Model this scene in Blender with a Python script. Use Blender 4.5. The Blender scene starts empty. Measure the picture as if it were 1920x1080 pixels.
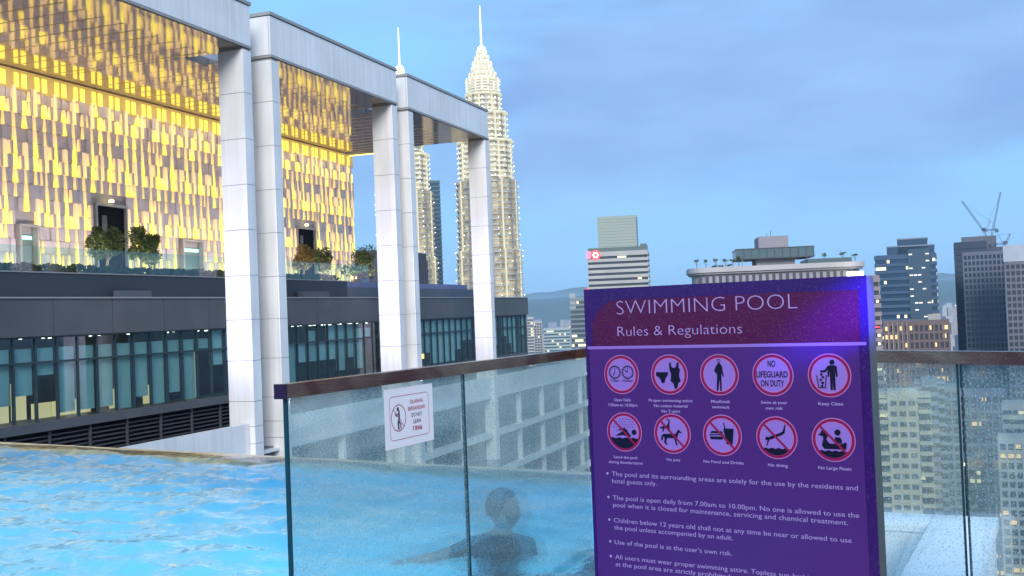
import bpy, math, random
from mathutils import Vector, noise, Matrix
R = math.radians
scn = bpy.context.scene
C = scn.collection

# ------------------------------------------------------------------ camera, sky, sun, exposure
EYE = 1.35
ROLL, PITCH = 0.0388, 0.023
cam_d = bpy.data.cameras.new('camera'); cam = bpy.data.objects.new('camera', cam_d); C.objects.link(cam)
cam_d.sensor_width = 36.0; cam_d.lens = 2000.0/1920.0*36.0
cam_d.clip_start = 0.05; cam_d.clip_end = 120000.0
fwd = Vector((0, math.cos(PITCH), math.sin(PITCH))); up0 = Vector((0, -math.sin(PITCH), math.cos(PITCH)))
cam.matrix_world = Matrix.Translation((0, 0, EYE)) @ (Matrix((
    (1, up0.x, -fwd.x), (0, up0.y, -fwd.y), (0, up0.z, -fwd.z))).to_4x4() @ Matrix.Rotation(-ROLL, 4, 'Z'))
scn.camera = cam

SUN_EL, SUN_AZ = R(4.0), R(176.0)      # low sun behind the camera, behind the cloud
world = bpy.data.worlds.new('World'); scn.world = world; world.use_nodes = True
wn, wl = world.node_tree.nodes, world.node_tree.links
wn.clear()
def N(nt, typ, **kw):
    n = nt.nodes.new(typ)
    for k, v in kw.items():
        if k == 'i':
            for kk, vv in v.items(): n.inputs[kk].default_value = vv
        else: setattr(n, k, v)
    return n
nt = world.node_tree
sky = N(nt, 'ShaderNodeTexSky', sky_type='NISHITA', sun_disc=False, sun_elevation=SUN_EL, sun_rotation=SUN_AZ, altitude=200, air_density=1.4, dust_density=0.8, ozone_density=4.0)
tc = N(nt, 'ShaderNodeTexCoord')
# stretched cloud field over the direction
mp = N(nt, 'ShaderNodeMapping', i={'Scale': (1.0, 1.0, 3.2), 'Rotation': (0, R(-9), R(0)), 'Location': (0.35, 0.1, 0.62)})
wl.new(tc.outputs['Generated'], mp.inputs['Vector'])
n1 = N(nt, 'ShaderNodeTexNoise', i={'Scale': 2.3, 'Detail': 6.0, 'Roughness': 0.48, 'Distortion': 0.35})
wl.new(mp.outputs[0], n1.inputs['Vector'])
r1 = N(nt, 'ShaderNodeValToRGB'); r1.color_ramp.elements[0].position = 0.40; r1.color_ramp.elements[1].position = 0.56
r1.color_ramp.interpolation = 'EASE'
wl.new(n1.outputs['Fac'], r1.inputs[0])
# elevation weighting: clear pale band above the horizon, cloud deck higher up
sep = N(nt, 'ShaderNodeSeparateXYZ'); wl.new(tc.outputs['Generated'], sep.inputs[0])
r2 = N(nt, 'ShaderNodeValToRGB'); r2.color_ramp.interpolation = 'EASE'
r2.color_ramp.elements[0].position = 0.045; r2.color_ramp.elements[0].color = (0.12, 0.12, 0.12, 1)
r2.color_ramp.elements[1].position = 0.15; r2.color_ramp.elements[1].color = (1, 1, 1, 1)
wl.new(sep.outputs['Z'], r2.inputs[0])
mul = N(nt, 'ShaderNodeMath', operation='MULTIPLY'); wl.new(r1.outputs[0], mul.inputs[0]); wl.new(r2.outputs[0], mul.inputs[1])
# sky tint
tint = N(nt, 'ShaderNodeMix', data_type='RGBA', blend_type='MULTIPLY'); tint.inputs['Factor'].default_value = 1.0
tint.inputs['B'].default_value = (0.62, 0.80, 1.05, 1)
wl.new(sky.outputs[0], tint.inputs['A'])
# even out the elevation gradient a little with a pale blue dusk floor
flo = N(nt, 'ShaderNodeMix', data_type='RGBA', blend_type='MIX'); flo.inputs['Factor'].default_value = 0.72
flo.inputs['B'].default_value = (1.65, 3.45, 5.8, 1)
wl.new(tint.outputs['Result'], flo.inputs['A'])
cl = N(nt, 'ShaderNodeMix', data_type='RGBA', blend_type='MIX')
wl.new(mul.outputs[0], cl.inputs['Factor']); wl.new(flo.outputs['Result'], cl.inputs['A'])
n2 = N(nt, 'ShaderNodeTexNoise', i={'Scale': 5.0, 'Detail': 5.0, 'Roughness': 0.5}); wl.new(mp.outputs[0], n2.inputs['Vector'])
cc = N(nt, 'ShaderNodeMix', data_type='RGBA', blend_type='MIX')
cc.inputs['A'].default_value = (0.74, 1.45, 2.9, 1); cc.inputs['B'].default_value = (1.75, 2.85, 4.6, 1)
wl.new(n2.outputs['Fac'], cc.inputs['Factor']); wl.new(cc.outputs['Result'], cl.inputs['B'])
bg = N(nt, 'ShaderNodeBackground', i={'Strength': 0.112}); wl.new(cl.outputs['Result'], bg.inputs['Color'])
wo = N(nt, 'ShaderNodeOutputWorld'); wl.new(bg.outputs[0], wo.inputs['Surface'])

sun_d = bpy.data.lights.new('sun', 'SUN'); sun = bpy.data.objects.new('sun', sun_d); C.objects.link(sun)
sun_d.energy = 1.45; sun_d.angle = R(25); sun_d.color = (1.0, 0.96, 0.93)
sd = Vector((math.sin(SUN_AZ)*math.cos(R(28)), math.cos(SUN_AZ)*math.cos(R(28)), math.sin(R(28))))
sun.rotation_euler = sd.to_track_quat('Z', 'Y').to_euler()

scn.view_settings.view_transform = 'Standard'; scn.view_settings.look = 'None'
scn.view_settings.exposure = 1.15; scn.view_settings.gamma = 1.0; scn.view_settings.use_curve_mapping = False
cy = scn.cycles
cy.use_denoising = True; cy.max_bounces = 8; cy.transparent_max_bounces = 16; cy.transmission_bounces = 6
cy.glossy_bounces = 4; cy.diffuse_bounces = 3; cy.volume_bounces = 1; cy.caustics_refractive = False; cy.caustics_reflective = False
cy.sample_clamp_indirect = 6.0; cy.use_adaptive_sampling = True

# ------------------------------------------------------------------ materials
MATS = {}
def mat(name, col=(0.5, 0.5, 0.5), rough=0.6, metal=0.0, emit=None, estr=0.0, var=0.0, vscale=3.0, bump=0.0, bscale=20.0, spec=0.5):
    if name in MATS: return MATS[name]
    m = bpy.data.materials.new(name); m.use_nodes = True; t = m.node_tree; b = t.nodes['Principled BSDF']
    b.inputs['Base Color'].default_value = (*col, 1); b.inputs['Roughness'].default_value = rough
    b.inputs['Metallic'].default_value = metal; b.inputs['Specular IOR Level'].default_value = spec
    if emit: b.inputs['Emission Color'].default_value = (*emit, 1); b.inputs['Emission Strength'].default_value = estr
    g = None
    if var > 0 or bump > 0: g = N(t, 'ShaderNodeNewGeometry')
    if var > 0:
        n = N(t, 'ShaderNodeTexNoise', i={'Scale': vscale, 'Detail': 5.0, 'Roughness': 0.6}); t.links.new(g.outputs['Position'], n.inputs['Vector'])
        mr = N(t, 'ShaderNodeMapRange', i={'From Min': 0.3, 'From Max': 0.7, 'To Min': 1-var, 'To Max': 1+var}); t.links.new(n.outputs['Fac'], mr.inputs['Value'])
        mx = N(t, 'ShaderNodeMix', data_type='RGBA', blend_type='MULTIPLY'); mx.inputs['Factor'].default_value = 1; mx.inputs['A'].default_value = (*col, 1)
        t.links.new(mr.outputs[0], mx.inputs['B']); t.links.new(mx.outputs['Result'], b.inputs['Base Color'])
    if bump > 0:
        n = N(t, 'ShaderNodeTexNoise', i={'Scale': bscale, 'Detail': 3.0}); t.links.new(g.outputs['Position'], n.inputs['Vector'])
        bp = N(t, 'ShaderNodeBump', i={'Strength': bump, 'Distance': 0.02}); t.links.new(n.outputs['Fac'], bp.inputs['Height']); t.links.new(bp.outputs[0], b.inputs['Normal'])
    MATS[name] = m
    return m

def stained_white():
    # white coated panels: faint vertical rain streaks and dirt
    m = bpy.data.materials.new('white_cladding'); m.use_nodes = True; t = m.node_tree; b = t.nodes['Principled BSDF']
    b.inputs['Roughness'].default_value = 0.32
    g = N(t, 'ShaderNodeNewGeometry')
    mp = N(t, 'ShaderNodeMapping', i={'Scale': (3.5, 3.5, 0.12)}); t.links.new(g.outputs['Position'], mp.inputs[0])
    n = N(t, 'ShaderNodeTexNoise', i={'Scale': 1.0, 'Detail': 5.0, 'Roughness': 0.6}); t.links.new(mp.outputs[0], n.inputs['Vector'])
    n2 = N(t, 'ShaderNodeTexNoise', i={'Scale': 0.35, 'Detail': 3.0}); t.links.new(g.outputs['Position'], n2.inputs['Vector'])
    ad = N(t, 'ShaderNodeMath', operation='ADD'); t.links.new(n.outputs['Fac'], ad.inputs[0]); t.links.new(n2.outputs['Fac'], ad.inputs[1])
    r = N(t, 'ShaderNodeValToRGB'); t.links.new(ad.outputs[0], r.inputs[0])
    mr = N(t, 'ShaderNodeMapRange', i={'From Min': 0.7, 'From Max': 1.3}); t.links.new(ad.outputs[0], mr.inputs[0]); t.links.new(mr.outputs[0], r.inputs[0])
    r.color_ramp.elements[0].color = (0.70, 0.69, 0.67, 1); r.color_ramp.elements[1].color = (0.88, 0.87, 0.86, 1)
    t.links.new(r.outputs[0], b.inputs['Base Color'])
    return m
M_WHITE = stained_white()
M_JOINT = mat('joint_grey', (0.38, 0.37, 0.37), 0.8)
M_TRIM = mat('trim_grey', (0.34, 0.33, 0.32), 0.5)
M_FASCIA = mat('fascia_grey', (0.098, 0.102, 0.108), 0.55, var=0.12, vscale=0.6)
M_NAVY = mat('navy_grey', (0.045, 0.055, 0.072), 0.6, var=0.1, vscale=0.5)
M_SLATE = mat('slate', (0.11, 0.125, 0.15), 0.6, var=0.1, vscale=0.4)
M_ROOFBLUE = mat('roof_lavender', (0.20, 0.21, 0.36), 0.6, var=0.08)
M_LOUVRE = mat('louvre_dark', (0.065, 0.065, 0.075), 0.5)
M_LOUVRE2 = mat('louvre_back', (0.018, 0.018, 0.022), 0.8)
M_MULL = mat('mullion_dark', (0.03, 0.055, 0.07), 0.4, metal=0.2)
M_BLIND = mat('blind_teal', (0.46, 0.53, 0.48), 0.8, var=0.10, vscale=0.8)
M_BLIND2 = mat('blind_pale', (0.60, 0.66, 0.64), 0.8, var=0.10, vscale=0.8)
M_INT = mat('interior_dark', (0.06, 0.08, 0.09), 0.8, var=0.4, vscale=1.2)
M_WARM = mat('warm_interior', (0.5, 0.45, 0.35), 0.8, emit=(1.0, 0.72, 0.34), estr=0.32)
M_WARMDIM = mat('warm_interior_dim', (0.4, 0.35, 0.25), 0.8, emit=(1.0, 0.75, 0.42), estr=0.14)
M_BULB = mat('bulb', (1, 1, 1), 0.5, emit=(1.0, 0.96, 0.85), estr=4.0)
M_LEAF = mat('leaf', (0.085, 0.11, 0.025), 0.7, var=0.5, vscale=3.0)
M_LEAF2 = mat('leaf_autumn', (0.22, 0.14, 0.03), 0.7, var=0.5, vscale=3.0)
M_BARK = mat('bark', (0.10, 0.07, 0.045), 0.9)
M_HEDGE = mat('hedge', (0.035, 0.055, 0.03), 0.9, var=0.5, vscale=2.0)
M_CONC = mat('concrete', (0.36, 0.36, 0.35), 0.8, var=0.12, vscale=0.15)
M_DARKGLASS = mat('dark_glass', (0.02, 0.03, 0.04), 0.25, spec=0.25)

def glass_sheet(name, tint=(0.75, 0.9, 0.9), mirror=0.10, dark=0.0):
    m = bpy.data.materials.new(name); m.use_nodes = True; t = m.node_tree; t.nodes.clear()
    tr = N(t, 'ShaderNodeBsdfTransparent', i={'Color': (*tint, 1)}); gl = N(t, 'ShaderNodeBsdfGlossy', i={'Roughness': 0.04, 'Color': (0.9, 0.95, 1, 1)})
    fr = N(t, 'ShaderNodeFresnel', i={'IOR': 1.5}); gg = N(t, 'ShaderNodeNewGeometry'); ff = N(t, 'ShaderNodeMath', operation='SUBTRACT', i={0: 1.0}); t.links.new(gg.outputs['Backfacing'], ff.inputs[1])
    ad = N(t, 'ShaderNodeMath', operation='ADD', i={1: mirror}); t.links.new(fr.outputs[0], ad.inputs[0])
    a2 = N(t, 'ShaderNodeMath', operation='MULTIPLY'); t.links.new(ad.outputs[0], a2.inputs[0]); t.links.new(ff.outputs[0], a2.inputs[1])
    mx = N(t, 'ShaderNodeMixShader'); t.links.new(a2.outputs[0], mx.inputs[0]); t.links.new(tr.outputs[0], mx.inputs[1]); t.links.new(gl.outputs[0], mx.inputs[2])
    o = N(t, 'ShaderNodeOutputMaterial'); t.links.new(mx.outputs[0], o.inputs[0])
    return m
M_WINGLASS = glass_sheet('window_glass', (0.78, 0.92, 0.93), 0.05)
M_BALGLASS = glass_sheet('balustrade_glass', (0.80, 0.93, 0.88), 0.06)

# ------------------------------------------------------------------ mesh helpers
class MB:
    def __init__(s, org=(0, 0, 0)): s.v = []; s.f = []; s.o = org
    def box(s, x0, x1, y0, y1, z0, z1):
        ox, oy, oz = s.o; k = len(s.v)
        for z in (z0, z1):
            for x, y in ((x0, y0), (x1, y0), (x1, y1), (x0, y1)): s.v.append((x-ox, y-oy, z-oz))
        s.f += [(k, k+3, k+2, k+1), (k+4, k+5, k+6, k+7), (k, k+1, k+5, k+4), (k+1, k+2, k+6, k+5), (k+2, k+3, k+7, k+6), (k+3, k, k+4, k+7)]
        return s
    def poly(s, pts):
        ox, oy, oz = s.o; k = len(s.v)
        for p in pts: s.v.append((p[0]-ox, p[1]-oy, p[2]-oz))
        s.f.append(tuple(range(k, k+len(pts)))); return s
    def prism(s, pts, z0, z1):           # pts: 2D outline, counter-clockwise
        ox, oy, oz = s.o; k = len(s.v); n = len(pts)
        for z in (z0, z1):
            for p in pts: s.v.append((p[0]-ox, p[1]-oy, z-oz))
        s.f.append(tuple(range(k+n-1, k-1, -1))); s.f.append(tuple(range(k+n, k+2*n)))
        for i in range(n): j = (i+1) % n; s.f.append((k+i, k+j, k+n+j, k+n+i))
        return s
    def lathe(s, prof, n=16, cx=0, cy=0):
        ox, oy, oz = s.o; k = len(s.v); m = len(prof)
        for r, z in prof:
            for i in range(n):
                a = 2*math.pi*i/n; s.v.append((cx+r*math.cos(a)-ox, cy+r*math.sin(a)-oy, z-oz))
        for q in range(m-1):
            for i in range(n):
                j = (i+1) % n; s.f.append((k+q*n+i, k+q*n+j, k+(q+1)*n+j, k+(q+1)*n+i))
        s.f.append(tuple(range(k+n-1, k-1, -1))); s.f.append(tuple(range(k+(m-1)*n, k+m*n)))
        return s
    def bar(s, a, b, r, n=5, r2=None):
        a, b = Vector(a), Vector(b); r2 = r if r2 is None else r2
        d = (b-a).normalized(); u = d.orthogonal().normalized(); w = d.cross(u); ox, oy, oz = s.o; k = len(s.v)
        for p, rr in ((a, r), (b, r2)):
            for i in range(n):
                q = p + (u*math.cos(2*math.pi*i/n)+w*math.sin(2*math.pi*i/n))*rr; s.v.append((q.x-ox, q.y-oy, q.z-oz))
        for i in range(n): j = (i+1) % n; s.f.append((k+i, k+j, k+n+j, k+n+i))
        s.f.append(tuple(range(k+n-1, k-1, -1))); s.f.append(tuple(range(k+n, k+2*n)))
        return s
    def mesh(s, name, m, smooth=False):
        me = bpy.data.meshes.new(name); me.from_pydata(s.v, [], s.f); me.update()
        for mm in (m if isinstance(m, (list, tuple)) else [m]): me.materials.append(mm)
        if smooth: me.shade_smooth()
        return me
    def build(s, name, m, parent=None, smooth=False, label=None, kind=None, cat=None, group=None):
        return link(name, s.mesh(name, m, smooth), parent, label, kind, cat, group)

def link(name, me, parent=None, label=None, kind=None, cat=None, group=None, loc=None):
    o = bpy.data.objects.new(name, me); C.objects.link(o)
    if parent is not None: o.parent = parent
    if loc is not None: o.location = loc
    if label: o['label'] = label
    if kind: o['kind'] = kind
    if cat: o['category'] = cat
    if group: o['group'] = group
    return o
def thing(name, label, cat, loc=(0, 0, 0), rz=0.0, group=None):
    o = link(name, None, None, label, None, cat, group); o.location = loc; o.rotation_euler = (0, 0, rz); return o
def pieces(name, boxes, m, parent, org, label=None):          # alike pieces, each its own object; equal sizes share a mesh
    cache = {}
    for (x0, x1, y0, y1, z0, z1) in boxes:
        key = (round(x1-x0, 3), round(y1-y0, 3), round(z1-z0, 3))
        if key not in cache: cache[key] = MB().box(0, x1-x0, 0, y1-y0, 0, z1-z0).mesh(name, m)
        link(name, cache[key], parent, label, loc=(x0-org[0], y0-org[1], z0-org[2]))

YB = 0.3512                                                    # bearing of the hotel's long front
bx_, by_ = (math.cos(YB), -math.sin(YB)), (math.sin(YB), math.cos(YB))
def bworld(x, y, z=0): return (bx_[0]*x+by_[0]*y, bx_[1]*x+by_[1]*y, z)
def bthing(name, label, cat, org, group=None): return thing(name, label, cat, bworld(*org), -YB, group)

GZ = -214.0
ll = bpy.data.lights.new('blue_led', 'SPOT'); ll.energy = 300; ll.color = (0.10, 0.05, 1.0); ll.shadow_soft_size = 0.03; ll.spot_size = R(13); ll.spot_blend = 1.0
lo_ = bpy.data.objects.new('blue_led', ll); C.objects.link(lo_); lo_.location = (1.25, 2.0, 1.70)
lo_.rotation_euler = (Vector((0.875, 2.59, 1.345))-lo_.location).to_track_quat('-Z', 'Y').to_euler()
# ------------------------------------------------------------------ ground, hills, haze
def city_ground_mat():
    m = bpy.data.materials.new('city_ground'); m.use_nodes = True; t = m.node_tree; b = t.nodes['Principled BSDF']; b.inputs['Roughness'].default_value = 0.9
    g = N(t, 'ShaderNodeNewGeometry')
    v = N(t, 'ShaderNodeTexVoronoi', i={'Scale': 0.012}); t.links.new(g.outputs['Position'], v.inputs['Vector'])
    n = N(t, 'ShaderNodeTexNoise', i={'Scale': 0.002, 'Detail': 6.0}); t.links.new(g.outputs['Position'], n.inputs['Vector'])
    r = N(t, 'ShaderNodeValToRGB'); t.links.new(n.outputs['Fac'], r.inputs[0])
    r.color_ramp.elements[0].position = 0.42; r.color_ramp.elements[0].color = (0.05, 0.065, 0.035, 1)
    r.color_ramp.elements[1].position = 0.56; r.color_ramp.elements[1].color = (0.16, 0.155, 0.15, 1)
    mx = N(t, 'ShaderNodeMix', data_type='RGBA', blend_type='MULTIPLY'); mx.inputs['Factor'].default_value = 0.6
    t.links.new(r.outputs[0], mx.inputs['A']); t.links.new(v.outputs['Color'], mx.inputs['B']); t.links.new(mx.outputs['Result'], b.inputs['Base Color'])
    return m
MB().poly([(-30000, -30000, GZ), (30000, -30000, GZ), (30000, 40000, GZ), (-30000, 40000, GZ)]).build('ground', city_ground_mat(), kind='structure')

def hills(name, d0, d1, top, seed, az0=-40, az1=60):
    mb = MB(); na = 260; nr = 7
    for j in range(nr+1):
        f = j/nr
        for i in range(na+1):
            az = R(az0+(az1-az0)*i/na); d = d0+(d1-d0)*f
            x, y = d*math.sin(az), d*math.cos(az)
            h = top*(0.80+0.26*noise.noise((x/2600+seed, y/2600, 0))+0.07*noise.noise((x/500, y/500, seed)) + 0.02*noise.noise((x/120, y/120, seed)))
            h *= math.sin(min(1, f*1.25)*math.pi/2) if f < 0.999 else 0.7
            mb.v.append((x, y, GZ + (h-GZ)*1.0 if j else GZ))
    for j in range(nr):
        for i in range(na):
            k = j*(na+1)+i; mb.f.append((k, k+1, k+na+2, k+na+1))
    mb.build(name, mat('hill_forest', (0.035, 0.06, 0.03), 0.95, var=0.3, vscale=0.004), smooth=True, kind='structure')
hills('hills', 9500, 12500, 205, 3.1)
hills('far_hills', 21000, 24000, 520, 9.7)

hz = MB().box(-28000, 28000, -6000, 27000, GZ-1, 260)
hm = bpy.data.materials.new('haze'); hm.use_nodes = True; hm.node_tree.nodes.clear()
pv = N(hm.node_tree, 'ShaderNodeVolumePrincipled', i={'Color': (0.60, 0.82, 1.0, 1), 'Density': 0.00006, 'Anisotropy': 0.0})
ho = N(hm.node_tree, 'ShaderNodeOutputMaterial'); hm.node_tree.links.new(pv.outputs[0], ho.inputs['Volume'])
hz.build('haze', hm, kind='stuff')

# ------------------------------------------------------------------ hotel: lower wing with glazing
O = (-34.6, 60.0, -40.0)
wing = bthing('hotel_wing', 'long low grey hotel wing with a strip of tall office-like windows below the gold facade', 'building', O)
def W(name, m, **k): return lambda mb: mb.build(name, m, wing, **k)
fas = []
edges = [18+3.66*i for i in range(22)]; edges = [e for e in edges if e < 97.5]+[98.1]
for a, b in zip(edges[:-1], edges[1:]): fas.append((-35.0, -34.35, a+0.02, b-0.02, 1.12, 2.72))
pieces('fascia_panel', fas, M_FASCIA, wing, O)
W('fascia_core', M_NAVY)(MB(O).box(-35.6, -34.9, 18, 98.05, 1.15, 2.69))
W('coping', M_TRIM)(MB(O).box(-35.2, -34.28, 18, 98.15, 2.722, 2.79))
W('roof', M_SLATE)(MB(O).box(-60, -35.2, 18, 98.0, 2.2, 2.70))
W('parapet', M_NAVY)(MB(O).box(-36.6, -36.0, 18, 65.2, 2.702, 3.93))
W('parapet_cap', M_TRIM)(MB(O).box(-36.65, -35.95, 18, 65.25, 3.932, 3.99))
W('roof_block', M_SLATE)(MB(O).box(-40, -36.1, 65.26, 90.5, 2.702, 3.55))
W('roof_edge', M_ROOFBLUE)(MB(O).box(-40.2, -36.3, 65.27, 87.5, 3.552, 3.95))
W('roof_hatch', M_SLATE)(MB(O).box(-35.85, -35.45, 41.8, 44.1, 2.702, 3.15))
W('roof_hatch', M_SLATE)(MB(O).box(-35.85, -35.45, 58.5, 61.8, 2.702, 3.2))
# louvre storey below the windows
W('lower_wall', M_LOUVRE2)(MB(O).box(-37.0, -36.2, 18, 98, -40, -2.9))
W('sill_band', M_FASCIA)(MB(O).box(-36.2, -34.5, 18, 98, -2.93, -2.52))
lv = MB(O)
for i in range(12): lv.box(-35.05, -34.75, 18, 98, -3.2-0.2*i, -3.14-0.2*i)
W('louvre', M_LOUVRE, kind='stuff')(lv)
pieces('louvre_post', [(-34.76, -34.66, 24+2.44*i, 24.1+2.44*i, -7, -2.95) for i in range(28)], M_LOUVRE, wing, O)
# windows: mullions every 1.22 m, transom, panes, blinds behind
U0, DU, NB = 24.5, 1.222, 60
pieces('mullion', [(-34.72, -34.58, U0+DU*i-0.045, U0+DU*i+0.045, -2.5, 1.1) for i in range(NB+1)], M_MULL, wing, O)
W('transom', M_MULL)(MB(O).box(-34.70, -34.56, U0, U0+DU*NB, -0.04, 0.05))
W('head_rail', M_MULL)(MB(O).box(-34.74, -34.52, U0, 98, 1.04, 1.12))
pane_lo = []; pane_hi = []
for i in range(NB):
    a, b = U0+DU*i+0.06, U0+DU*(i+1)-0.06
    pane_lo.append((-34.655, -34.63, a, b, -2.5, -0.05)); pane_hi.append((-34.655, -34.63, a, b, 0.055, 1.035))
pieces('window_pane', pane_lo, M_WINGLASS, wing, O); pieces('window_pane', pane_hi, M_WINGLASS, wing, O)
W('end_wall', M_FASCIA)(MB(O).box(-60, -34.6, 97.9, 98.2, -40, 1.1))
W('room_back', M_INT)(MB(O).box(-39.2, -39.0, 18, 97.9, -2.9, 1.1))
W('room_floor', M_INT)(MB(O).box(-39.0, -34.8, 18, 97.9, -2.9, -2.56))
W('room_ceiling', M_INT)(MB(O).box(-39.0, -34.9, 18, 97.9, 1.06, 1.12))
rnd = random.Random(5)
bl = []; bl2 = []; warm = []; dim = []
for i in range(NB):
    u = U0+DU*i; a, b = u+0.06, u+DU-0.06
    if u < 45.6:
        top = 0.62; bot = -2.45
        if u < 34.8: bot = -1.7 if rnd.random() < 0.6 else -1.35
        elif 36.5 < u < 40.2: bot = -2.25
        elif rnd.random() < 0.3: bot = -2.0
        if 35.2 < u < 36.2: bl.append((-34.80, -34.78, a, b, -0.55, top)); warm.append((-36.4, -36.3, u+0.35, u+DU-0.1, -2.5, -0.9)); continue
        bl.append((-34.80, -34.78, a, b, bot, top))
        if bot > -2.4: warm.append((-36.2, -36.1, a, b, -2.55, bot+0.4))
    elif u < 46.9: warm.append((-35.4, -35.3, u+0.1, u+0.55, -2.5, 0.0)); dim.append((-35.6, -35.5, u+0.5, b, -2.5, 0.0)); bl.append((-34.80, -34.78, a, b, 0.1, 0.62))
    elif u < 51: bl2.append((-34.80, -34.78, a, b, -0.6-0.4*rnd.random(), 1.0))
    elif 55 < u < 66: (bl if rnd.random() < .5 else bl2).append((-34.80, -34.78, a, b, rnd.choice([-2.45, -1.2, -2.0, -0.6, 0.1]), rnd.choice([0.0, 1.0, 0.7])))
    elif 76 < u < 80.5: bl2.append((-34.80, -34.78, a, b, -2.4, 0.95))
    elif rnd.random() < 0.65: (bl2 if rnd.random() < .3 else bl).append((-34.80, -34.78, a, b, rnd.choice([-2.4, -1.5, -0.8]), 0.9))
pieces('blind', bl, M_BLIND, wing, O); pieces('blind', bl2, M_BLIND2, wing, O)
pieces('lit_wall', warm, M_WARM, wing, O); pieces('lit_wall', dim, M_WARMDIM, wing, O)
dl = MB(O)
for i in range(46):
    u = rnd.uniform(33, 70); d = rnd.uniform(35.4, 38.6); dl.box(-d-.04, -d+.04, u-.04, u+.04, rnd.choice([1.0, 1.0, 0.1, -1.2]), 0)if False else dl.box(-d-.05, -d+.05, u-.05, u+.05, 1.0, 1.04)
dl.build('ceiling_light', M_BULB, wing, kind='stuff')
for u, z in ((72.2, -1.55), (76.0, -2.0)):
    MB(O).box(-36.0, -35.7, u, u+0.9, z, z+0.35).build('wall_lamp', mat('amber_lamp', (1, .7, .2), .5, emit=(1.0, 0.62, 0.10), estr=2.0), wing)

# balustrade and hedge on the parapet
O2 = (-36.2, 42.0, 3.99)
bal = bthing('glass_balustrade', 'clear glass balustrade along the roof terrace above the navy parapet', 'balustrade', O2)
pieces('glass_panel', [(-36.30, -36.27, 19+1.85*i, 19+1.85*i+1.82, 3.995, 5.15) for i in range(25)], M_BALGLASS, bal, O2)
pieces('glass_panel', [(-36.30+1.0*0, -36.27, 65.3+1.85*i, 65.3+1.85*i+1.8, 3.96, 5.15) for i in range(2)], M_BALGLASS, bal, O2)
# ------------------------------------------------------------------ leafy things
def leaf_cloud(n, cx, cy, cz, rx, ry, rz, size, rnd, lobes=7):
    mb = MB(); L = []
    for _ in range(lobes):
        a = rnd.uniform(0, 6.28); r = rnd.uniform(0.2, 0.7); L.append((math.cos(a)*r, math.sin(a)*r, rnd.uniform(-0.6, 0.65), rnd.uniform(0.28, 0.5)))
    for _ in range(n):
        l = rnd.choice(L); d = Vector((rnd.gauss(0, 1), rnd.gauss(0, 1), rnd.gauss(0, 1))).normalized()*l[3]*rnd.uniform(0.55, 1.12)
        p = Vector((cx+(l[0]+d.x)*rx, cy+(l[1]+d.y)*ry, cz+(l[2]+d.z)*rz))
        u = Vector((rnd.gauss(0, 1), rnd.gauss(0, 1), rnd.gauss(0, .6))).normalized(); w = u.orthogonal().normalized(); s = size*rnd.uniform(0.6, 1.3)
        w = (Matrix.Rotation(rnd.uniform(0, 6.28), 3, u) @ w); k = len(mb.v)
        mb.v += [tuple(p-u*s), tuple(p+w*s*0.5), tuple(p+u*s), tuple(p-w*s*0.5)]; mb.f.append((k, k+1, k+2, k+3))
    return mb
def tree(name, label, x, y, z, h, r, seed, m=M_LEAF, parent_frame=True, cat='tree', group=None, n=2800, clear=0.3):
    rnd = random.Random(seed); loc = bworld(x, y, z) if parent_frame else (x, y, z)
    t = thing(name, label, cat, loc, 0, group)
    tb = MB(); tb.bar((0, 0, 0), (0.03*h, 0, h*0.45), 0.035*h, 7, 0.022*h)
    for k in range(5):
        a = k*1.3+rnd.random(); tb.bar((0.02*h, 0, h*(0.3+0.05*k)), (math.cos(a)*r*0.6, math.sin(a)*r*0.6, h*(0.5+0.08*k)), 0.016*h, 5, 0.005*h)
    tb.build('trunk', M_BARK, t)
    leaf_cloud(n, 0, 0, h*(1+clear)/2, r, r, h*(1-clear)/2*1.05, 0.052*h**0.5*(1.0 if n > 500 else 2.2), rnd, 11).build('crown', m, t)
    return t
tree('potted_tree', 'round dark green tree in front of the tall black doorway of the gold wall', -38.3, 44.2, 3.9, 3.0, 0.95, 1, clear=0.35)
tree('potted_tree', 'dark bushy tree just right of the tall black doorway, wider of the pair', -38.3, 46.8, 3.9, 2.7, 0.75, 2, clear=0.3)
tree('potted_tree', 'small dark tree at right end of the pair beside the tall black doorway', -38.3, 47.9, 3.9, 2.5, 0.62, 8, clear=0.3)
tree('potted_tree', 'orange leaved tree in front of the second black doorway between the white columns', -38.3, 63.3, 3.9, 2.6, 0.8, 3, M_LEAF2, clear=0.3)
tree('potted_tree', 'small green tree right of the second black doorway on the terrace', -38.3, 65.9, 3.9, 2.5, 0.85, 4, clear=0.3)
tree('potted_tree', 'green tree past the end of the gold wall at the terrace corner', -38.6, 71.8, 3.7, 3.0, 1.6, 5, clear=0.2)
rr = random.Random(9)
fl = leaf_cloud(260, 0, 0, 0.4, 0.8, 0.8, 0.5, 0.1, rr)
f = fl.build('flowering_shrub', mat('orange_petals', (0.55, 0.18, 0.10), .7, var=.5, vscale=6), label='low shrub with orange and pink flowers below the terrace corner tree', cat='shrub'); f.location = bworld(-37.2, 69.5, 3.95)
hd = MB(O2)
for k in range(2600):
    u = rr.uniform(19, 64.8); p = Vector((rr.uniform(-36.95, -36.45), u, 4.0+rr.uniform(0, 0.36)+0.12*noise.noise((u*1.3, 0, 0)))); s = 0.11
    q = Vector((rr.gauss(0, 1), rr.gauss(0, 1), rr.gauss(0, 1))).normalized()*s; w = q.orthogonal()
    hd.poly([tuple(p-q), tuple(p+w), tuple(p+q), tuple(p-w)])
h = hd.build('terrace_hedge', M_HEDGE, kind='stuff', label='low clipped hedge planted behind the terrace balustrade'); h.location = bworld(*O2); h.rotation_euler = (0, 0, -YB)

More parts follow.
